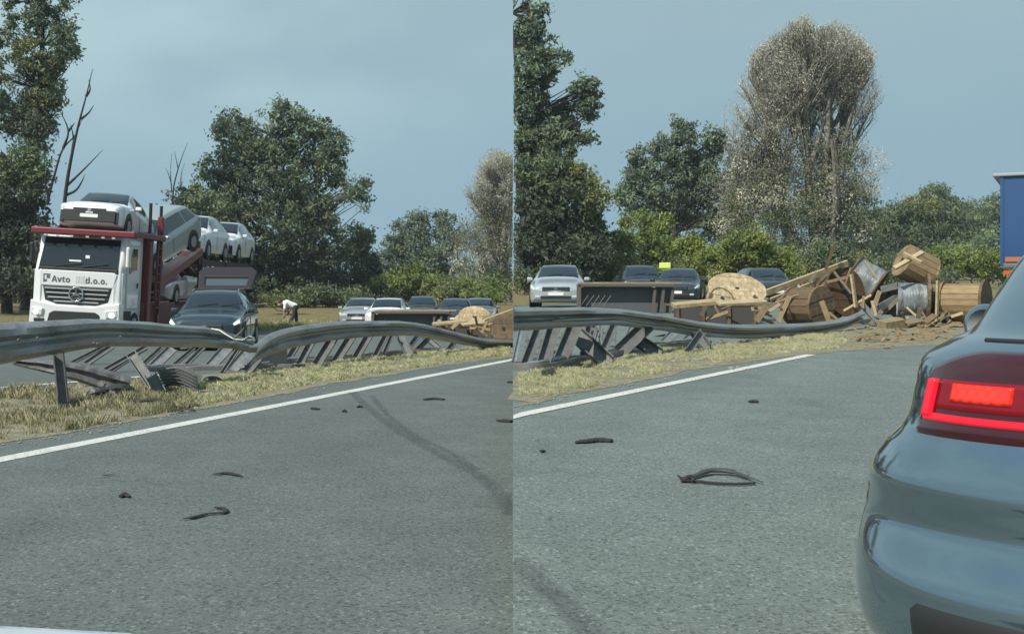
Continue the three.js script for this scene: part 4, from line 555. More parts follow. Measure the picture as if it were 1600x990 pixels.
  mesh('ladder', [tube([V(1.44, 0.9, -2.75), V(1.44, 3.7, -2.75)], 0.03, 6), tube([V(1.44, 0.9, -3.1), V(1.44, 3.7, -3.1)], 0.03, 6), ...Array.from({ length: 10 }, (_, k) => tube([V(1.44, 1.1 + k * 0.27, -2.75), V(1.44, 1.1 + k * 0.27, -3.1)], 0.018, 5))], carrierRed, truck);
  mesh('chassis_box', [box(0.16, 0.85, 3.6, 1.22, 0.82, -3.8, 0.03), box(0.16, 0.85, 3.6, -1.22, 0.82, -3.8, 0.03), box(2.3, 0.3, 11, 0, 0.85, -7.0)], std(0.14, 0.05, 0.045, 0.6), truck);
  for (const s of [1, -1]) { mesh('ramp', [bar(V(s * 1.15, 1.75, -3.4), V(s * 1.15, 3.1, -9.2), 0.2, 0.26), bar(V(s * 0.75, 1.7, -3.6), V(s * 0.75, 3.0, -9.2), 0.55, 0.06)], s > 0 ? carrierRed : carrierDark, truck); mesh('upper_deck', [bar(V(s * 1.2, 2.70, -8.6), V(s * 1.2, 2.70, -18), 0.16, 0.22), bar(V(s * 0.8, 2.66, -8.6), V(s * 0.8, 2.66, -18), 0.5, 0.05)], carrierDark, truck); mesh('lower_deck', [box(0.5, 0.08, 13, s * 0.85, 1.05, -10.6), box(0.12, 0.3, 13, s * 1.2, 1.0, -10.6)], carrierDark, truck); }
  for (const z of [-9, -13, -17.6]) for (const s of [1, -1]) mesh('post', [box(0.15, 1.9, 0.2, s * 1.24, 1.85, z)], carrierDark, truck);
  for (const s of [1, -1]) for (const z of [-13.2, -14.6]) { const w = mesh('wheel', tyreGeo, rubber, truck); w.scale.set(1.3, 1.25, 1.25); w.position.set(s * 1.05, 0.42, z); mesh('rim', rimGeo, rim, w).position.x = s * 0.02; }
}
truck.updateMatrixWorld(true);
const onTruck = (x, y, z) => truck.localToWorld(V(x, y, z));
makeCar('transported_car', 'white car on the rack above the truck cab, nose forward', { kind: 'suv', paint: white, pos: onTruck(0.12, 2.98, -1.9), turn: 0.10, pitch: -0.13, roll: -0.055, H: 1.62, W: 1.86, bars: blackPlastic, nose: true, group: 'cars on the transporter' });
makeCar('transported_car', 'grey car tilted steeply nose down behind the truck cab', { kind: 'suv', paint: silver, pos: onTruck(0.30, 2.62, -6.2), turn: -0.20, pitch: 0.34, roll: -0.055, H: 1.66, group: 'cars on the transporter' });
makeCar('transported_car', 'third car on the upper deck, white with grey sides in shade', { kind: 'suv', paint: white, pos: onTruck(0.3, 2.83, -11.6), turn: 0.02, roll: -0.04, H: 1.74, W: 1.86, nose: true, group: 'cars on the transporter' });
makeCar('transported_car', 'rearmost white car on the upper deck of the transporter', { kind: 'suv', paint: white, pos: onTruck(0.5, 2.85, -16), turn: 0.03, roll: -0.04, H: 1.74, W: 1.86, nose: true, group: 'cars on the transporter' });
makeCar('transported_car', 'white car half hidden on the lower deck beneath the tilted one', { kind: 'suv', paint: paint(0.6, 0.52, 0.53), pos: onTruck(0.1, 1.1, -8.2), turn: 0.03, roll: -0.055, H: 1.5, group: 'cars on the transporter' });
// --- dark car with open tailgate ---
{
  const d = 30.4, c = makeCar('dark_car', 'dark blue car with raised tailgate parked in front of the transporter', { kind: 'suv', paint: darkBlue, pos: V((338 - CX) * d / F, gy(-1, -d), -d), turn: 0.12, H: 1.58, W: 1.84, L: 4.4, rails: chrome, lit: true });
  const q = new THREE.Shape(); [[-0.72, 0], [0.72, 0], [0.80, 0.85], [0.66, 1.05], [-0.66, 1.05], [-0.80, 0.85]].forEach(([x, y], i) => i ? q.lineTo(x, y) : q.moveTo(x, y)); q.closePath();
  const h = new THREE.Path(); [[-0.6, 0.12], [0.6, 0.12], [0.64, 0.6], [-0.64, 0.6]].forEach(([x, y], i) => i ? h.lineTo(x, y) : h.moveTo(x, y)); h.closePath(); q.holes.push(h);
  const tgG = new THREE.ExtrudeGeometry(q, { depth: 0.08, bevelEnabled: true, bevelSize: 0.03, bevelThickness: 0.03, bevelSegments: 2 }); tgG.rotateX(-0.95); tgG.translate(0, 1.53, -1.72);
  const tg = mesh('tailgate', tgG, std(0.022, 0.016, 0.018, 0.55), c);
  const gl = new THREE.BoxGeometry(1.26, 0.47, 0.012); gl.translate(0, 0.36, 0.05); gl.rotateX(-0.95); gl.translate(0, 1.53, -1.72);
  mesh('tailgate_window', gl, new THREE.MeshPhysicalMaterial({ color: lin(0.10, 0.13, 0.14), roughness: 0.05, transmission: 0.35, thickness: 0, clearcoat: 1 }), tg);
  for (const s of [1, -1]) mesh('gas_strut', tube([V(s * 0.62, 1.25, -1.95), V(s * 0.66, 1.95, -2.2)], 0.014, 6), blackPlastic, c);
}
// --- vehicles further along the left-hand view ---
const carL = (name, label, px_, d, o) => makeCar(name, label, { pos: V((px_ - CX) * d / F, gy(-1, -d), -d), ...o });
carL('silver_car', 'silver car left of the white pickup behind the fallen rail', 566, 54, { kind: 'sedan', paint: silver, turn: 0.02, L: 4.3, H: 1.4, group: 'cars waiting on the other carriageway' });
carL('white_pickup', 'white pickup beside the silver car behind the toppled trailer', 607, 50.5, { kind: 'suv', paint: white, turn: 0.0, L: 4.2, H: 1.38, W: 1.72, category: 'pickup', group: 'cars waiting on the other carriageway' });
carL('dark_van', 'dark car right behind the white pickup', 660, 60, { kind: 'suv', paint: paint(0.03, 0.032, 0.035), turn: 0.02, H: 1.5, group: 'cars waiting on the other carriageway' });
carL('dark_van', 'dark car nearest the pale wooden disc on the left', 712, 56, { kind: 'suv', paint: paint(0.025, 0.035, 0.05), turn: 0.0, H: 1.38, group: 'cars waiting on the other carriageway' });
carL('grey_car', 'dark grey car behind the pale disc close to the seam', 750, 58, { kind: 'sedan', paint: grey, turn: 0.0, H: 1.4, group: 'cars waiting on the other carriageway' });
// --- right-hand view ---
const carR = (name, label, px_, d, o) => makeCar(name, label, { pos: V((px_ - CX) * d / F, gy(1, -d), -d), ...o });
carR('silver_car', 'silver estate car facing the viewer right of the seam', 874, 38.5, { kind: 'sedan', paint: paint(0.50, 0.53, 0.55, { metalness: 0.45, roughness: 0.35 }), turn: -0.09, L: 4.5, W: 1.78, H: 1.5, group: 'cars waiting on the other carriageway' });
carR('dark_car', 'tall dark car behind the toppled trailer left of the roof sign', 999, 47, { kind: 'suv', paint: paint(0.02, 0.024, 0.03), turn: 0.03, H: 1.52, W: 1.8, group: 'cars waiting on the other carriageway' });
const taxi = carR('dark_car', 'dark car with a yellow roof sign behind the toppled trailer', 1062, 43, { kind: 'sedan', paint: paint(0.022, 0.03, 0.036), turn: -0.22, H: 1.4, W: 1.8, group: 'cars waiting on the other carriageway' });
mesh('roof_sign', box(0.44, 0.22, 0.2, -0.55, 1.48, 0.0, 0.03), std(0.62, 0.72, 0.18, 0.5), taxi);
carR('dark_car', 'dark car left of the long leaning plank behind the drums', 1193, 46, { kind: 'suv', paint: paint(0.03, 0.033, 0.036), turn: 0.08, H: 1.42, W: 1.78, group: 'cars waiting on the other carriageway' });
// --- blue lorry at the right edge ---
{
  const d = 32, x = (1578 - CX) * d / F, t = thing('blue_lorry', 'blue box lorry cut off by the right edge of the picture', 'lorry', V(x + 1.14, gy(1, -d), -d), -0.47), blue = paint(0.012, 0.062, 0.185, { metalness: 0 });
  mesh('box_body', box(2.5, 2.55, 7, 0, 2.75, -3.4, 0.04), blue, t); mesh('roof_edge', box(2.96, 0.1, 7.2, 0, 4.07, -3.4, 0.03), std(0.3, 0.32, 0.34, 0.5), t);
  mesh('side_rail', box(2.56, 0.12, 7.02, 0, 1.46, -3.4), steel, t); for (let k = 0; k < 4; k++) mesh('corner_post', box(0.09, 2.6, 0.09, k % 2 ? 1.24 : -1.24, 2.75, k < 2 ? 0.09 : -6.9), blue, t);
  mesh('rear_light_bar', box(0.5, 0.12, 0.06, -0.95, 1.24, 0.12), std(0.5, 0.09, 0.02, 0.4), t); mesh('rear_light_bar', box(0.5, 0.12, 0.06, 0.95, 1.24, 0.12), std(0.5, 0.09, 0.02, 0.4), t);
  mesh('marker_board', box(0.5, 0.14, 0.04, -0.9, 1.62, 0.13), std(0.36, 0.13, 0.06, 0.6), t); mesh('chassis', box(1.2, 0.3, 7, 0, 1.0, -3.4), blackPlastic, t);
  for (const s of [1, -1]) for (const z of [-1.6, -2.8]) { const w = mesh('wheel', tyreGeo, rubber, t); w.scale.set(1.4, 1.5, 1.5); w.position.set(s * 1.0, 0.5, z); mesh('rim', rimGeo, rim, w).position.x = s * 0.02; }
}

// ---------- cable drums, planks and wreckage ----------
function discBoards(R, t, n, mats, parent, z, hole = 0.07) {                       // round flange sawn out of parallel boards
  const f = new THREE.Group(); f.name = 'flange'; parent.add(f); f.position.z = z;
  for (let k = 0; k < n; k++) {
    const y0 = -R + 2 * R * k / n + 0.004, y1 = -R + 2 * R * (k + 1) / n - 0.004, s = new THREE.Shape(), M = 8;
    for (let i = 0; i <= M; i++) { const y = y0 + (y1 - y0) * i / M, x = Math.sqrt(Math.max(0.0004, R * R - y * y)); i ? s.lineTo(x, y) : s.moveTo(x, y); }
    for (let i = M; i >= 0; i--) { const y = y0 + (y1 - y0) * i / M, x = Math.sqrt(Math.max(0.0004, R * R - y * y)); s.lineTo(-x, y); } s.closePath();
    const g = new THREE.ExtrudeGeometry(s, { depth: t, bevelEnabled: true, bevelSize: 0.003, bevelThickness: 0.004, bevelSegments: 1 }).translate(0, 0, -t / 2 + rr(-0.006, 0.006));
    g.attributes.uv.array.forEach((v, i, a) => { a[i] = v * 1.1 + k * 0.37; }); mesh('board', g, mats[rnd() * mats.length | 0], f);
  }
  mesh('hub_plate', mv(new THREE.CylinderGeometry(hole, hole, t + 0.03, 16), 0, 0, 0, Math.PI / 2), blackPlastic, f);
  return f;
}
function lagging(parent, r, w, n, mats, from = 0, to = 6.283) { for (let k = 0; k < n; k++) { const a = from + (to - from) * k / n; const g = new THREE.BoxGeometry((to - from) * r / n * 0.97, 0.03, w); g.translate(0, r + rr(-0.006, 0.006), 0); g.rotateZ(a); g.attributes.uv.array.forEach((v, i, q) => { q[i] = v + k * 0.13; }); mesh('lagging_board', g, mats[rnd() * mats.length | 0], parent); } }
function drum(label, pos, R, w, o) {                                               // axis along local z
  const t = thing('cable_drum', label, 'cable drum', pos, 0, 'spilled cable drums'); t.rotation.set(o.pitch || 0, o.turn || 0, o.roll || 0, 'YXZ');
  const core = o.core || R * 0.8, segs = 28;
  if (o.wrap) { const g = new THREE.CylinderGeometry(core, core, w - 0.06, 40, 14, true); const p = g.attributes.position; for (let i = 0; i < p.count; i++) { const x = p.getX(i), y = p.getY(i), z = p.getZ(i), k = 1 + fbm(x * 2.2, y * 2.5, z * 2.2 + R, 3) * 0.12; p.setXYZ(i, x * k, y, z * k); } g.computeVertexNormals(); mesh('wrapping', mv(g, 0, 0, 0, Math.PI / 2), wrap, t); }
  else if (o.lag) { lagging(t, core, w - 0.05, o.lag, o.mats, 0, 6.283); mesh('barrel', mv(new THREE.CylinderGeometry(core - 0.03, core - 0.03, w - 0.06, segs), 0, 0, 0, Math.PI / 2), brownWood[1], t); }
  else { const g = []; for (let k = 0; k < 9; k++) g.push(mv(new THREE.TorusGeometry(core, w / 20, 6, segs), 0, 0, -w / 2 + w * (k + 0.5) / 9)); mesh('cable_winding', g, std(0.16, 0.13, 0.10, 0.7), t); }
  for (const s of [1, -1]) if (o.flanges !== s) discBoards(R, o.ft || 0.06, o.boards || 6, s > 0 ? (o.front || o.mats) : o.mats, t, s * w / 2);
  return t;
}
const plankOf = (label, a, b, w, t, mat, up, cat = 'plank') => { const p = a.clone().lerp(b, 0.5), g = bar(a.clone().sub(p), b.clone().sub(p), w, t, up); const m = mesh('plank', g, mat); m.position.copy(p); tag(m, label, cat, 'loose planks in the wreckage'); return m; };
// right-hand pile
drum('small brown drum lying left in the pile, its boarded end facing the viewer', at(1262, 478, 26.6), 0.47, 0.80, { turn: 0.62, mats: brownWood, lag: 16, core: 0.42 }).rotation.z = 0.2;
drum('big brown drum leaning back behind the small brown one', at(1310, 458, 27.4), 0.60, 0.5, { turn: 0.45, pitch: -0.15, mats: brownWood, core: 0.5, lag: 16, front: [wood(0.20, 0.13, 0.08), wood(0.17, 0.115, 0.075)] });
drum('grey wrapped cable drum standing high in the middle of the pile', at(1352, 438, 28.2), 0.50, 0.72, { turn: 1.15, pitch: 0.55, roll: 0, mats: [steelDark, brownWood[1]], wrap: true, core: 0.46, ft: 0.04 });
drum('silvery wrapped drum with a brown board flange on its right', at(1425, 467, 27), 0.62, 0.72, { turn: 1.30, pitch: 0.02, mats: brownWood, wrap: true, core: 0.40, flanges: -1 });
drum('golden boarded drum tilted on top of the pile with crossed planks on it', at(1432, 417, 27.5), 0.42, 0.72, { turn: -1.42, pitch: -0.45, roll: 0.5, mats: tanWood, lag: 18, core: 0.41 });
drum('tan boarded drum lying at the right end of the pile beside the car mirror', at(1508, 472, 27.2), 0.54, 0.95, { turn: 0.92, mats: tanWood, lag: 20, core: 0.44, front: brownWood });
drum('brown drum lying low behind the gap left of the silvery drum', at(1388, 470, 28.8), 0.42, 0.7, { turn: 0.5, mats: brownWood, lag: 14, core: 0.33 });
drum('dark brown drum behind the silvery one, mostly hidden', at(1478, 472, 28.6), 0.46, 0.7, { turn: 1.2, mats: brownWood, lag: 14, core: 0.36 });
{ const t = thing('wooden_disc', 'large pale wooden drum end lying tilted at the left of the pile', 'wooden disc', at(1152, 452, 28.5)); t.rotation.set(-1.0, 0.1, -0.12, 'YXZ'); discBoards(0.74, 0.06, 7, paleWood, t, 0, 0.055).name = 'flange'; }
{ const t = thing('wooden_disc', 'small pale wooden drum end leaning in front of the large one', 'wooden disc', at(1128, 467, 27.6)); t.rotation.set(-0.55, 0.3, -0.25, 'YXZ'); discBoards(0.38, 0.05, 5, paleWood, t, 0, 0.05); const r = mesh('rim_band', new THREE.TorusGeometry(0.30, 0.02, 6, 28).translate(0, 0, 0.03), brownWood[0], t); }
plankOf('long pale plank leaning up to the right across the drums', at(1198, 457, 27), at(1325, 411, 27.2), 0.05, 0.16, paleWood[2], V(0, 1, 0.4));
plankOf('second pale plank close below the long leaning one', at(1204, 468, 26.8), at(1272, 441, 27), 0.05, 0.07, paleWood[1], V(0, 1, 0.4));
plankOf('thin brown board along the top of the small brown drum', at(1212, 474, 26.4), at(1288, 446, 26.4), 0.05, 0.05, tanWood[0], V(0, 1, 0.4));
plankOf('white upright post standing in front of the grey wrapped drum', at(1331, 428, 26.6), at(1338, 480, 26.6), 0.10, 0.05, paleWood[2], V(1, 0, 1));
plankOf('thin pale strip running down the right side of the grey wrapped drum', at(1352, 408, 27), at(1372, 438, 27), 0.05, 0.04, paleWood[0], V(0, 0, 1));
plankOf('thin dark pole sticking up out of the pile', at(1291, 420, 26.8), at(1304, 382, 26.8), 0.06, 0.06, brownWood[1], V(0, 0, 1), 'pole');
plankOf('long pale board lying level left of the small drum', at(1052, 477, 25.6), at(1128, 470, 25.8), 0.3, 0.08, paleWood[1], V(0, 1, 0.2));
plankOf('pale broken board lying right of the level one', at(1122, 474, 25.5), at(1196, 470, 25.8), 0.26, 0.05, paleWood[0], V(0, 1, 0.3));
plankOf('pale board leaning against the small brown drum at its left', at(1216, 503, 25.6), at(1234, 463, 25.8), 0.10, 0.03, tanWood[2], V(0, 0, 1));
plankOf('short splintered board standing left of the small drum', at(1182, 502, 25.4), at(1198, 478, 25.6), 0.14, 0.03, tanWood[1], V(0, 0, 1));
plankOf('broken pale board dangling right of the small brown drum', at(1284, 470, 25.4), at(1296, 502, 25.4), 0.12, 0.03, tanWood[2], V(0, 0, 1));
plankOf('tan stake right of the dangling board', at(1296, 488, 25.3), at(1312, 502, 25.3), 0.06, 0.04, tanWood[0], V(0, 0, 1));
plankOf('lower of the two crossed pale planks on the golden drum', at(1398, 419, 26.4), at(1442, 394, 26.6), 0.11, 0.06, paleWood[2], V(0, 1, 0.6));
plankOf('upper of the two crossed pale planks on the golden drum', at(1412, 395, 26.5), at(1440, 410, 26.3), 0.08, 0.06, paleWood[0], V(0, 1, 0.6));
plankOf('upright pale plank between the silvery drum and the tan drum', at(1466, 438, 26.2), at(1464, 502, 26.2), 0.09, 0.05, paleWood[1], V(1, 0, 1));
plankOf('grey beam lying aslant below the grey wrapped drum', at(1346, 474, 26), at(1374, 505, 25.8), 0.12, 0.1, steelDark, V(0, 0, 1), 'beam');
plankOf('grey beam pointing up to the silvery drum', at(1372, 482, 26.2), at(1400, 466, 26.8), 0.16, 0.1, steel, V(0, 0, 1), 'beam');
plankOf('flat pale plate lying between the grey beams and the silvery drum', at(1362, 490, 26), at(1398, 500, 25.6), 0.3, 0.03, steel, V(0, 1, 0.2), 'plate');
plankOf('dark rod crossing behind the silvery drum', at(1378, 452, 27.6), at(1404, 446, 27.4), 0.16, 0.16, steelDark, V(0, 1, 0), 'rod');
plankOf('pale block lying in front of the silvery drum', at(1378, 508, 25), at(1408, 503, 25.2), 0.3, 0.18, wood(0.5, 0.46, 0.36), V(0, 1, 0.2), 'block');
plankOf('tan board lying on the ground right of the pale block', at(1412, 506, 25.2), at(1440, 500, 25.6), 0.3, 0.05, tanWood[1], V(0, 1, 0.2));
plankOf('reddish board leaning at the foot of the brown flange', at(1446, 504, 25.3), at(1462, 492, 25.5), 0.16, 0.04, brownWood[2], V(0, 1, 0.4));
// toppled trailer
function trailer(label, a, b, yTop, d, depth, sign) {
  const t = thing('toppled_trailer', label, 'trailer', V(at(a, 455, d).x, sign < 0 ? gy(-1, -d) : gy(1, -d), -d)), o = t.position, w = (b - a) * d / F, top = at(a, yTop, d).y - o.y, bed = std(0.085, 0.095, 0.10, 0.6), frame = std(0.10, 0.085, 0.075, 0.8);
  mesh('bed_panel', box(w, top - 0.1, 0.12, w / 2, (top - 0.1) / 2, -0.3), bed, t);
  mesh('top_frame', box(w + 0.06, 0.10, 0.5, w / 2, top - 0.03, -0.1, 0.02), frame, t);
  mesh('top_board', box(w * 1.06, 0.045, depth, w * 0.56, top + 0.045, -depth / 2), wood(0.62, 0.57, 0.47), t);
  mesh('end_frame', box(0.12, top, 0.5, 0.02, top / 2, -0.1, 0.02), frame, t);
  for (const f of [0.78, 0.87, 0.97]) mesh('stake', bar(V(w * f, 0.02, 0.02), V(w * (f + 0.03), top - 0.1, 0.02), 0.09, 0.08, V(0, 0, 1)), frame, t);
  mesh('side_wall', box(w * 0.9, top * 0.9, depth, w * 0.5, top * 0.45, -depth / 2 - 0.4), bed, t);
  mesh('wire_grid', [0, 1, 2, 3, 4].map((k) => bar(V(w * (0.02 + k * 0.06), top * 0.25, 0.1), V(w * (0.10 + k * 0.06), top * 0.62, 0.08), 0.02, 0.02)), steel, t);
  return t;
}
trailer('dark toppled trailer with brown frame and boards right of the silver car', 904, 1052, 444, 34, 1.6, 1);
{ const t = thing('broken_crate', 'low dark crate with brown lid below the pale boards', 'crate', V(at(1052, 455, 27).x, gy(1, -27), -27)), w = 2.0, top = at(1052, 478, 27).y - t.position.y; mesh('side_panel', box(w, top, 0.06, w / 2 + 0.02, top / 2, 0), std(0.06, 0.058, 0.055, 0.7), t); mesh('end_panel', box(0.08, top, 0.8, w, top / 2, -0.4), brownWood[1], t); mesh('lid', box(w * 1.05, 0.05, 0.9, w / 2, top + 0.03, -0.4), brownWood[2], t); for (let k = 0; k < 4; k++) mesh('slat', box(0.07, top, 0.05, 0.1 + k * 0.62, top / 2, 0.06), brownWood[k % 3], t); }
// left-hand view of the same wreckage, cut by the seam
trailer('dark toppled trailer in front of the white pickup', 582, 702, 487, 43, 1.4, -1);
{ const t = thing('wooden_disc', 'pale wooden drum end in front of the dark cars on the left', 'wooden disc', at(741, 496, 40)); t.rotation.set(-0.85, 0.1, -0.1, 'YXZ'); discBoards(0.58, 0.06, 6, paleWood, t, 0, 0.06); }
{ const t = thing('wooden_disc', 'small pale half disc leaning in front of the left drum end', 'wooden disc', at(722, 503, 39)); t.rotation.set(-0.5, 0.3, -0.3, 'YXZ'); discBoards(0.3, 0.05, 4, paleWood, t, 0, 0.05); }
plankOf('pale board lying level below the left drum end', at(676, 506, 38), at(728, 502, 38), 0.3, 0.07, paleWood[1], V(0, 1, 0.2));
plankOf('pale broken board right of the level one near the seam', at(722, 507, 37.5), at(762, 503, 37.8), 0.25, 0.05, paleWood[0], V(0, 1, 0.3));
clipThing(plankOf('pale plank rising to the right and cut off at the seam', at(758, 502, 37), at(812, 482, 37), 0.06, 0.16, paleWood[2], V(0, 1, 0.4)), -1);
clipThing(plankOf('lower pale plank at the seam below the rising one', at(764, 508, 36.6), at(812, 492, 36.6), 0.05, 0.07, paleWood[1], V(0, 1, 0.4)), -1);
clipThing(drum('brown drum cut off at the seam of the two views', at(796, 513, 36.5), 0.46, 0.7, { turn: -0.5, mats: brownWood, lag: 16, core: 0.4 }), -1);
{ const t = thing('broken_crate', 'low dark crate left of the drum at the seam', 'crate', V(at(676, 455, 38.6).x, gy(-1, -38.6), -38.6)), w = 2.0, top = at(676, 507, 38.6).y - t.position.y; mesh('side_panel', box(w, top, 0.06, w / 2 + 0.02, top / 2, 0), std(0.07, 0.055, 0.045, 0.7), t); mesh('lid', box(w * 1.05, 0.05, 0.9, w / 2, top + 0.03, -0.4), brownWood[2], t); for (let k = 0; k < 4; k++) mesh('slat', box(0.07, top, 0.05, 0.1 + k * 0.6, top / 2, 0.06), brownWood[k % 3], t); }
plankOf('tan stake leaning left of the drum at the seam', at(752, 520, 36.8), at(762, 500, 37), 0.08, 0.03, tanWood[2], V(0, 0, 1));
{ // rubble and splinters too small to count
  const geos = [], put = (n, x0, x1, y0, y1, s0, s1) => { for (let i = 0; i < n; i++) { const p = G(rr(x0, x1), rr(y0, y1)), s = rr(s0, s1), g = new THREE.IcosahedronGeometry(s, 0); g.scale(rr(0.7, 2.2), rr(0.3, 0.6), rr(0.7, 1.4)); g.rotateY(rnd() * 6); g.translate(p.x, p.y + s * 0.2 + 0.01, p.z); geos.push(plain(g)); } };
  put(90, 1340, 1560, 508, 532, 0.015, 0.07); put(60, 1120, 1400, 520, 545, 0.015, 0.05); put(30, 1420, 1540, 500, 512, 0.05, 0.13);
  const o = mesh('rubble', mergeGeometries(geos), wood(0.46, 0.42, 0.35)); o.userData.kind = 'stuff'; tag(o, 'scattered rubble and splinters on the ground before the drums', 'rubble');
  const spl = []; for (let i = 0; i < 70; i++) { const p = G(rr(1330, 1570), rr(505, 535)), a = rnd() * 6.28, l = rr(0.1, 0.5); spl.push(plain(bar(V(p.x, p.y + 0.02, p.z), V(p.x + Math.cos(a) * l, p.y + rr(0.02, 0.1), p.z + Math.sin(a) * l), rr(0.02, 0.07), 0.02))); }
  const o2 = mesh('splinters', mergeGeometries(spl), wood(0.58, 0.50, 0.38)); o2.userData.kind = 'stuff'; tag(o2, 'small wood splinters strewn among the rubble', 'splinters');
  const brk = (n, mat, label, list) => { const g = []; for (let i = 0; i < n; i++) { const [x0, x1, y0, y1, d0] = list[i % list.length], p = at(rr(x0, x1), rr(y0, y1), d0 + rr(-0.6, 0.6)), a = rr(-0.9, 0.9) + (rnd() < 0.4 ? 1.4 : 0), l = rr(0.2, 0.75), v = V(Math.cos(a) * l / 2, Math.sin(a) * l / 2, rr(-0.2, 0.2)); g.push(plain(bar(p.clone().sub(v), p.clone().add(v), rr(0.04, 0.12), 0.025, V(0, rr(0.2, 1), 1)))); } const m = mesh('splinters', mergeGeometries(g), mat); m.userData.kind = 'stuff'; tag(m, label, 'splinters'); };
  const heap = [[1180, 1240, 470, 503, 26.3], [1270, 1330, 430, 500, 27], [1330, 1400, 470, 506, 26.3], [1400, 1475, 488, 508, 26], [1100, 1200, 472, 498, 26.6], [1465, 1500, 470, 506, 26.6]];
  brk(15, paleWood[1], 'pale broken boards jammed between the cable drums', heap); brk(9, tanWood[1], 'brown broken boards jammed between the cable drums', heap); brk(18, wood(0.30, 0.30, 0.29), 'grey torn strips hanging in the wreckage', heap);
  brk(14, tanWood[2], 'broken boards around the left drum end', [[690, 780, 500, 520, 38], [740, 796, 490, 518, 37.4]]);
  const lt = []; for (let i = 0; i < 60; i++) { const left = rnd() < 0.5, p = left ? G(rr(60, 330), rr(600, 640)) : G(rr(860, 1200), rr(548, 580)), s = rr(0.015, 0.05), g = new THREE.IcosahedronGeometry(s, 0); g.scale(rr(0.8, 1.8), 0.6, 1); g.translate(p.x, p.y + s * 0.3, p.z); lt.push(plain(g)); }
  for (const [edge, n] of [[leftNear, 420], [rightNear, 320]]) for (let i = 0; i < n; i++) { const f = rnd() * (edge.length - 1), k = Math.floor(f), q = G(edge[k][0] + (edge[k + 1][0] - edge[k][0]) * (f - k), edge[k][1] + (edge[k + 1][1] - edge[k][1]) * (f - k) + gauss() * 9), z = rr(0.004, 0.016), g = new THREE.IcosahedronGeometry(z, 0); if (Math.abs(q.x) < 0.06) continue; g.scale(rr(0.8, 1.6), 0.6, 1); g.translate(q.x, q.y + z * 0.3 + 0.004, q.z); lt.push(plain(g)); }
  const o3 = mesh('gravel', mergeGeometries(lt), std(0.25, 0.24, 0.21, 0.95)); o3.userData.kind = 'stuff'; tag(o3, 'loose stones along the median', 'gravel');
}

// ---------- fragments on the road ----------
function fragment(name, label, pts, radii, squash = 0.35, mat = rubber) {
  const P = pts.map(([x, y, up]) => G(x, y, up ?? 0.012)), o = P[0].clone().lerp(P[P.length - 1], 0.5); o.y = gy(o.x, o.z);
  const c = new THREE.CatmullRomCurve3(P.map((p) => p.clone().sub(o))).getPoints(pts.length * 5), n = c.length;
  c.forEach((p, i) => { p.z += fbm(i * 0.8, o.x, 1) * 0.02; });
  const rad = c.map((_, i) => { const f = i / (n - 1) * (radii.length - 1), k = Math.min(radii.length - 2, Math.floor(f)); return Math.max(0.004, THREE.MathUtils.lerp(radii[k], radii[k + 1], f - k) * (1 + fbm(i * 1.3, o.z, 4) * 0.6)); });
  const m = mesh(name, tube(c, rad, 8, squash), mat); m.position.copy(o); return tag(m, label, 'tyre fragment', 'tyre fragments on the road');
}
fragment('tyre_fragment', 'hooked black tyre strip nearest the viewer on the left road', [[285, 813], [300, 811], [325, 805], [350, 803], [349, 797], [336, 795]], [0.006, 0.018, 0.014, 0.016, 0.016, 0.014]);
fragment('tyre_fragment', 'curved black tyre strip above the hooked one', [[332, 743], [352, 741], [366, 743], [378, 746]], [0.008, 0.024, 0.022, 0.006]);
fragment('tyre_fragment', 'thin black sliver left of the curved strip', [[157, 745], [168, 744], [178, 744]], [0.004, 0.010, 0.004]);
fragment('tyre_fragment', 'small crumpled black scrap below the thin sliver', [[188, 778], [194, 776], [202, 778]], [0.012, 0.026, 0.01], 0.8);
fragment('tyre_fragment', 'flat black tyre piece on the road below the far white line', [[662, 625], [678, 624], [694, 625]], [0.03, 0.06, 0.03], 0.3);
fragment('tyre_fragment', 'ragged black tyre piece at the seam edge of the left road', [[776, 658], [788, 659], [800.4, 660]], [0.015, 0.05, 0.045], 0.4);
fragment('tyre_fragment', 'black scrap touching the left white line', [[488, 639], [493, 640], [500, 640]], [0.03, 0.03, 0.012], 0.5);
fragment('tyre_fragment', 'tiny black crumb right of the scrap by the white line', [[535, 644], [538, 643], [541, 644]], [0.012, 0.024, 0.01], 0.7);
fragment('tyre_fragment', 'tiny black crumb where the tyre mark begins', [[558, 637], [562, 636], [566, 637]], [0.012, 0.022, 0.01], 0.7);
fragment('tyre_fragment', 'small black chip high at the seam edge of the left road', [[793, 598], [797, 598], [800.5, 598]], [0.03, 0.045, 0.03], 0.5);
fragment('tyre_fragment', 'thick ribbed black tyre piece on the right road', [[899, 693], [915, 692], [935, 690], [957, 691]], [0.02, 0.034, 0.042, 0.034], 0.5);
fragment('tyre_fragment', 'square black chip alone on the right road', [[1171, 629], [1178, 629], [1184, 629]], [0.03, 0.036, 0.03], 0.5);
fragment('tyre_fragment', 'tiny dark crumb near the right white line', [[845, 707], [848, 707], [851, 707]], [0.01, 0.018, 0.01], 0.7);
fragment('tyre_fragment', 'dark scrap on the road edge in front of the rubble', [[1482, 534], [1490, 534], [1500, 535]], [0.03, 0.06, 0.03], 0.5);
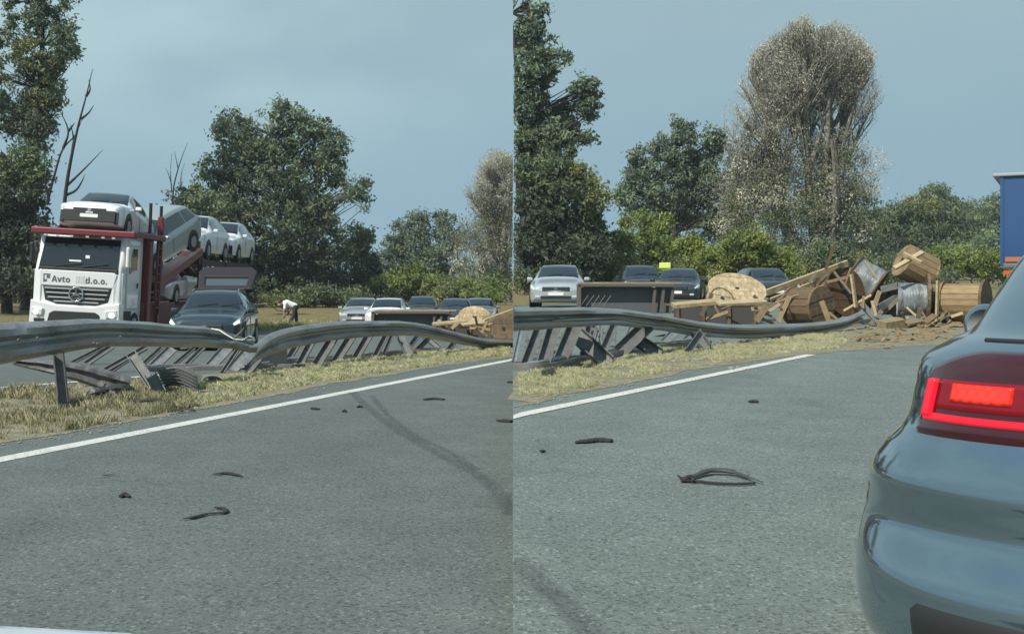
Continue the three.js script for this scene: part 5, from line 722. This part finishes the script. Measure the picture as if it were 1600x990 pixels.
{ // large torn piece with an open frame
  const o = G(1130, 757), t = thing('torn_trim', 'long torn black trim piece with an open loop on the right road', 'car trim', o), L = (list, up) => new THREE.CatmullRomCurve3(list.map(([x, y, u]) => G(x, y, u ?? up).sub(o))).getPoints(24);
  mesh('outer_strip', tube(L([[1066, 752], [1085, 748], [1110, 742, 0.03], [1140, 743, 0.03], [1168, 750], [1192, 758]], 0.02), [0.016, 0.02, 0.03, 0.03, 0.018, 0.006].flatMap((v) => [v, v, v, v]), 8, 0.5), std(0.045, 0.055, 0.05, 0.6), t);
  mesh('inner_strip', tube(L([[1064, 754], [1090, 755], [1120, 758], [1150, 759], [1180, 758]], 0.014), 0.013, 8, 0.6), rubber, t);
  mesh('torn_end', tube(L([[1060, 748], [1070, 754], [1078, 750], [1084, 756]], 0.02), [0.008, 0.022, 0.02, 0.01].flatMap((v) => [v, v, v, v, v, v]), 6, 0.8), rubber, t);
}
{ const o = G(250, 640), t = thing('fallen_branch', 'dark dead branch lying on the edge of the median grass', 'branch', o), L = (l) => new THREE.CatmullRomCurve3(l.map(([x, y, u]) => G(x, y, u ?? 0.05).sub(o))).getPoints(20);
  mesh('stem', tube(L([[160, 631], [200, 634], [240, 636, 0.09], [275, 641], [304, 645, 0.03]]), [0.028, 0.024, 0.02, 0.012].flatMap((v) => [v, v, v, v, v]), 6), deadBark, t);
  mesh('twig', tube(L([[240, 636, 0.09], [262, 643, 0.05], [285, 646, 0.03]]), 0.012, 5), deadBark, t); mesh('twig', tube(L([[168, 632], [160, 622, 0.12], [164, 618, 0.16]]), 0.012, 5), deadBark, t); mesh('twig', tube(L([[190, 622, 0.05], [205, 624, 0.06], [222, 628]]), 0.014, 5), deadBark, t); }

// ---------- bending person ----------
function field(bones, res, k = 0.05) {
  const bb = new THREE.Box3(); for (const [a, b, ra, rb] of bones) { bb.expandByPoint(a.clone().addScalar(-Math.max(ra, rb))); bb.expandByPoint(a.clone().addScalar(Math.max(ra, rb))); bb.expandByPoint(b.clone().addScalar(-Math.max(ra, rb))); bb.expandByPoint(b.clone().addScalar(Math.max(ra, rb))); }
  const c = bb.getCenter(V()), s = bb.getSize(V()), half = Math.max(s.x, s.y, s.z) / 2 * 1.12, mc = new MarchingCubes(res, new THREE.MeshStandardMaterial(), false, false, 60000); mc.isolation = 0;
  const p = V(), d = V(), e = V();
  for (let z = 0; z < res; z++) for (let y = 0; y < res; y++) for (let x = 0; x < res; x++) {
    p.set((x - res / 2) / (res / 2), (y - res / 2) / (res / 2), (z - res / 2) / (res / 2)).multiplyScalar(half).add(c); let f = 9;
    for (const [a, b, ra, rb] of bones) { d.subVectors(b, a); e.subVectors(p, a); const t = clamp(e.dot(d) / Math.max(1e-6, d.lengthSq()), 0, 1), q = e.addScaledVector(d, -t).length() - (ra + (rb - ra) * t); const h = clamp(0.5 + 0.5 * (f - q) / k, 0, 1); f = f + (q - f) * h - k * h * (1 - h); }
    mc.field[x + y * res + z * res * res] = -f;
  }
  mc.update(); const g = new THREE.BufferGeometry(); g.setAttribute('position', new THREE.BufferAttribute(mc.positionArray.slice(0, mc.count * 3), 3)); g.setAttribute('normal', new THREE.BufferAttribute(mc.normalArray.slice(0, mc.count * 3), 3)); g.scale(half, half, half); g.translate(c.x, c.y, c.z); return g;
}
{
  const d = 55, pp = V((456 - CX) * d / F, gy(-1, -d) + 0.02, -d), t = thing('person', 'person in white shirt and dark trousers bending over on the verge', 'person', pp, 0.25);
  const hipL = V(0.14, 0.90, 0.10), hipR = V(0.14, 0.90, -0.10), kneeL = V(0.06, 0.48, 0.12), kneeR = V(0.20, 0.48, -0.12), ankL = V(-0.16, 0.09, 0.13), ankR = V(0.24, 0.09, -0.14), chest = V(-0.24, 1.10, 0), neck = V(-0.38, 1.14, 0), shL = V(-0.33, 1.08, 0.18), shR = V(-0.33, 1.08, -0.18), elL = V(-0.38, 0.78, 0.22), elR = V(-0.30, 0.78, -0.22), haL = V(-0.42, 0.52, 0.16), haR = V(-0.36, 0.52, -0.16), head = V(-0.55, 1.10, 0), pel = V(0.13, 0.93, 0);
  const fingers = []; for (const [h, s] of [[haL, 1], [haR, -1]]) for (let k = 0; k < 5; k++) fingers.push([h.clone().add(V(-0.03 + k * 0.016, -0.05, 0)), h.clone().add(V(-0.04 + k * 0.022 - (k === 0 ? 0.03 : 0), -0.13 + Math.abs(k - 2) * 0.012, -s * 0.02)), 0.011, 0.008]);
  mesh('body', field([[pel, chest, 0.13, 0.15], [chest, neck, 0.12, 0.06], [neck, head, 0.055, 0.06], [head, head.clone().add(V(-0.05, -0.06, 0)), 0.10, 0.085], [hipL, kneeL, 0.09, 0.065], [kneeL, ankL, 0.06, 0.04], [hipR, kneeR, 0.09, 0.065], [kneeR, ankR, 0.06, 0.04], [shL, elL, 0.055, 0.042], [elL, haL, 0.042, 0.03], [shR, elR, 0.055, 0.042], [elR, haR, 0.042, 0.03], [haL, haL.clone().add(V(0, -0.06, 0)), 0.035, 0.03], [haR, haR.clone().add(V(0, -0.06, 0)), 0.035, 0.03], ...fingers], 76, 0.03), std(0.42, 0.26, 0.18, 0.6), t);
  mesh('shirt', field([[pel.clone().add(V(0.0, 0.03, 0)), chest, 0.155, 0.175], [chest, neck, 0.15, 0.085], [shL, shR, 0.09, 0.09], [shL, shL.clone().lerp(elL, 0.7), 0.08, 0.068], [shR, shR.clone().lerp(elR, 0.7), 0.08, 0.068]], 48, 0.05), std(0.78, 0.82, 0.76, 0.85), t);
  mesh('trousers', field([[pel, pel.clone().add(V(0.03, -0.03, 0)), 0.165, 0.165], [hipL, kneeL, 0.115, 0.085], [kneeL, ankL, 0.085, 0.07], [hipR, kneeR, 0.115, 0.085], [kneeR, ankR, 0.085, 0.07]], 52, 0.04), std(0.03, 0.032, 0.035, 0.9), t);
  for (const a of [ankL, ankR]) mesh('shoe', mv(new THREE.SphereGeometry(1, 12, 8).scale(0.14, 0.055, 0.055), a.x - 0.06, 0.05, a.z), blackPlastic, t);
  mesh('hair', mv(new THREE.SphereGeometry(0.112, 14, 10, 0, 6.3, 0, 1.6), head.x - 0.0, head.y + 0.02, 0, 0, 0, 0.5), std(0.03, 0.022, 0.018, 0.9), t);
  mesh('face_features', [mv(new THREE.ConeGeometry(0.018, 0.04, 6), head.x - 0.14, head.y - 0.08, 0, 0, 0, 2.2), mv(new THREE.SphereGeometry(0.012, 6, 5), head.x - 0.12, head.y - 0.03, 0.035), mv(new THREE.SphereGeometry(0.012, 6, 5), head.x - 0.12, head.y - 0.03, -0.035), mv(new THREE.SphereGeometry(0.02, 6, 5).scale(1, 1.6, 0.6), head.x, head.y - 0.02, 0.10), mv(new THREE.SphereGeometry(0.02, 6, 5).scale(1, 1.6, 0.6), head.x, head.y - 0.02, -0.10)], std(0.36, 0.2, 0.14, 0.6), t);
}

// ---------- car close by at the right edge ----------
{
  const t = thing('near_car', 'dark blue grey car close by at the right edge, tail light glowing', 'car', V(1.625, gy(1, -3.0), -2.45), -0.50);
  // horizontal slices: height, rear z, front z, half width, corner length, roundness
  const K = [[0.16, -0.34, -4.1, 0.84, 0.5, 2.6], [0.24, -0.10, -4.2, 0.93, 0.6, 2.5], [0.34, 0.02, -4.25, 0.965, 0.7, 2.4], [0.48, 0.045, -4.3, 0.975, 0.75, 2.35], [0.60, -0.035, -4.3, 0.965, 0.75, 2.35], [0.72, -0.03, -4.28, 0.94, 0.7, 2.4], [0.80, -0.07, -4.25, 0.89, 0.64, 2.5], [0.865, -0.13, -4.2, 0.835, 0.60, 2.7], [0.96, -0.145, -4.1, 0.81, 0.58, 2.7], [1.05, -0.165, -3.7, 0.785, 0.56, 2.7], [1.10, -0.22, -3.4, 0.715, 0.53, 2.6], [1.14, -0.36, -3.2, 0.655, 0.5, 2.7], [1.24, -0.55, -2.95, 0.61, 0.5, 2.8], [1.36, -0.80, -2.6, 0.555, 0.5, 2.8], [1.43, -1.05, -2.3, 0.50, 0.5, 2.8], [1.47, -1.3, -2.1, 0.44, 0.4, 2.6]];
  const slice = (f) => { f = clamp(f, 0, K.length - 1); const i = Math.min(K.length - 2, Math.floor(f)), g = f - i, A = K[Math.max(0, i - 1)], B = K[i], C = K[i + 1], D = K[Math.min(K.length - 1, i + 2)]; return B.map((_, k) => cr(A[k], B[k], C[k], D[k], g)); };
  // s from 0 (rear centre) to 1 (middle of flank) to 2 (front centre)
  const P = (f, s, side) => { const [y, zr, zf, w, Lc, n] = slice(f); let x, z; if (s <= 1) { const a = s * 1.35, c = Math.min(1, a / 1.2), th = c * Math.PI / 2; x = w * Math.pow(Math.sin(th), 2 / n); z = zr - Lc * (1 - Math.pow(Math.cos(th), 2 / n)); if (a > 1.2) { z = THREE.MathUtils.lerp(zr - Lc, (zr + zf) / 2, (a - 1.2) / 0.15); } } else { const a = (2 - s) * 1.35, c = Math.min(1, a / 1.2), th = c * Math.PI / 2; x = w * Math.pow(Math.sin(th), 2 / n); z = zf + Lc * 1.3 * (1 - Math.pow(Math.cos(th), 2 / n)); if (a > 1.2) z = THREE.MathUtils.lerp(zf + Lc * 1.3, (zr + zf) / 2, (a - 1.2) / 0.15); } return V(x * side, y, z); };
  const NF = (K.length - 1) * 8, NS = 72;
  const patch = (f0, f1, s0, s1, side, nf, ns, off, wave) => { const pos = [], idx = [], uv = []; for (let i = 0; i <= nf; i++) for (let j = 0; j <= ns; j++) { const f = f0 + (f1 - f0) * i / nf, s = s0 + (s1 - s0) * j / ns, p = P(wave ? wave(f, s) : f, s, side); if (off) { const e = 0.01, a = P(f + e, s, side).sub(P(f - e, s, side)), b = P(f, s + e, side).sub(P(f, Math.max(0, s - e), side)), n = a.cross(b).normalize(); if (n.dot(V(p.x, 0, p.z + 2)) < 0) n.negate(); const edge = Math.min(i, nf - i, j, ns - j) === 0 ? 0 : 1; p.addScaledVector(n, off * (edge ? 1 : -0.3)); } pos.push(p.x, p.y, p.z); uv.push(j / ns, i / nf); } for (let i = 0; i < nf; i++) for (let j = 0; j < ns; j++) { const a = i * (ns + 1) + j; idx.push(a, a + 1, a + ns + 1, a + 1, a + ns + 2, a + ns + 1); } const g = new THREE.BufferGeometry(); g.setAttribute('position', new THREE.Float32BufferAttribute(pos, 3)); g.setAttribute('uv', new THREE.Float32BufferAttribute(uv, 2)); g.setIndex(idx); g.computeVertexNormals(); return g; };
  const body = new THREE.MeshPhysicalMaterial({ color: lin(0.225, 0.305, 0.352), metalness: 0.88, roughness: 0.11, clearcoat: 1, clearcoatRoughness: 0.035 });
  const full = (side) => patch(0, K.length - 1, 0, 2, side, NF, NS * 2, 0);
  const roof = (() => { const pos = []; for (const side of [1, -1]) for (let j = 0; j < 60; j++) { const a = P(K.length - 1, j / 30, side), b = P(K.length - 1, (j + 1) / 30, side); pos.push(a.x, a.y, a.z, b.x, b.y, b.z, 0, a.y + 0.01, -1.7); } const g = new THREE.BufferGeometry(); g.setAttribute('position', new THREE.Float32BufferAttribute(pos, 3)); g.computeVertexNormals(); return g; })();
  mesh('body', [full(1), full(-1), roof], body, t);
  const redLens = new THREE.MeshPhysicalMaterial({ color: lin(0.040, 0.002, 0.006), roughness: 0.08, clearcoat: 1, clearcoatRoughness: 0.03 });
  const ledMap = tex(128, 32, (u, v) => { const e = Math.pow(Math.sin(Math.PI * v), 0.6) * Math.pow(Math.sin(Math.PI * clamp(u, 0.02, 0.98)), 0.35); return clamp(e * (0.72 + 0.28 * Math.sin(u * 40) * Math.sin(v * 9)), 0, 1); }, false);
  const glow = new THREE.MeshStandardMaterial({ color: lin(0.35, 0.006, 0.012), emissive: lin(1, 0.014, 0.045), emissiveIntensity: 0.62, roughness: 0.3 }), brake = new THREE.MeshStandardMaterial({ color: lin(0.6, 0.02, 0.015), emissive: lin(1, 0.045, 0.025), emissiveMap: ledMap, emissiveIntensity: 1.25, roughness: 0.3 });
  for (const s of [1, -1]) {
    const lamp = mesh('tail_light', patch(6.75, 9.6, 0.24, 0.60, s, 16, 30, 0.014, (f, q) => 6.75 + (f - 6.75) * (THREE.MathUtils.lerp(9.6, 8.8, smooth(0.40, 0.60, q)) - 6.75) / 2.85), redLens, t);
    mesh('light_strip', [patch(7.22, 7.52, 0.24, 0.578, s, 6, 30, 0.022), patch(7.26, 8.5, 0.532, 0.578, s, 12, 8, 0.026)], glow, lamp);
    mesh('inner_reflector', patch(7.5, 8.55, 0.25, 0.54, s, 8, 20, 0.018), new THREE.MeshStandardMaterial({ color: lin(0.16, 0.004, 0.010), emissive: lin(1, 0.01, 0.03), emissiveIntensity: 0.05, roughness: 0.25 }), lamp);
    mesh('boot_seam', tube(Array.from({ length: 24 }, (_, i) => P(5.9 + i / 23 * 3.7, 0.245, s)), 0.006, 5), blackPlastic, t);
    mesh('brake_lamp', patch(7.78, 8.42, 0.30, 0.478, s, 8, 24, 0.024), brake, lamp);
    mesh('shut_line', tube(Array.from({ length: 20 }, (_, i) => P(10.25, 0.02 + i / 19 * 0.5, s).add(V(0, 0, 0.004))), 0.007, 5), blackPlastic, t);
    mesh('bumper_vent', patch(1.5, 2.7, 0.14, 0.47, s, 6, 14, 0.01), blackPlastic, t);
    const m = mesh('mirror', mv(new THREE.SphereGeometry(1, 20, 14).scale(0.098, 0.10, 0.075), s * 0.82, 1.085, -2.72), body, t); mesh('mirror_glass', mv(new THREE.CircleGeometry(1, 24).scale(0.074, 0.076, 1), s * 0.82, 1.085, -2.642), new THREE.MeshStandardMaterial({ color: lin(0.7, 0.72, 0.74), metalness: 1, roughness: 0.05 }), m); mesh('mirror_foot', box(0.16, 0.03, 0.08, s * 0.74, 1.03, -2.73), blackPlastic, m);
    mesh('side_window', patch(11.2, 13.6, 0.86, 1.3, s, 8, 12, 0.006), glassDark, t);
    for (const z of [-0.95, -3.45]) { const w = mesh('wheel', tyreGeo, rubber, t); w.position.set(s * 0.82, 0.335, z); mesh('rim', rimGeo, rim, w).position.x = s * 0.02; }
  }
  mesh('rear_window', [patch(11.1, 13.7, 0, 0.34, 1, 8, 12, 0.006), patch(11.1, 13.7, 0, 0.34, -1, 8, 12, 0.006)], glassDark, t);
  mesh('number_plate', box(0.52, 0.11, 0.012, 0, 0.62, 0.008), plateMat, t);
  mesh('underside', box(1.5, 0.1, 3.6, 0, 0.2, -2.1), blackPlastic, t);
}
// bonnet corner of a pale car at the bottom left edge
{ const t = thing('pale_car_bonnet', 'corner of a pale grey bonnet at the bottom left edge', 'car bonnet', V(-1.10, 0.128, -1.55)), g = new RoundedBoxGeometry(1.4, 0.12, 1.2, 4, 0.055); const p = g.attributes.position; for (let i = 0; i < p.count; i++) { const x = p.getX(i); p.setY(i, p.getY(i) - 0.10 * Math.pow(Math.max(0, x + 0.2), 2)); } g.computeVertexNormals(); mesh('panel', g.translate(0.0, 0.78, 0.78), paint(0.55, 0.6, 0.62), t); mesh('seal', box(1.2, 0.03, 0.02, -0.1, 0.70, 0.22), blackPlastic, t); }

{ // trees behind the viewer, seen only as reflections in the near car's paint
  const lv = new Leaves(0); for (let i = 0; i < 700; i++) { const x = rr(-60, 60), h = 7 + fbm(x * 0.09, 3, 1) * 12; lv.clump(V(x, rr(0.3, Math.max(2, h)), 34 + rr(-3, 3)), 1.2, 16, 0.9, tint(GREEN.dark[rnd() * 3 | 0])); }
  const o = mesh('roadside_wood', lv.geo(), leafMat); o.userData.kind = 'stuff'; tag(o, 'row of dark trees behind the viewer mirrored in the near car', 'wood');
}
scene.traverse((o) => { if (o.isMesh) { o.castShadow = true; o.receiveShadow = true; } });
renderer.render(scene, camera);
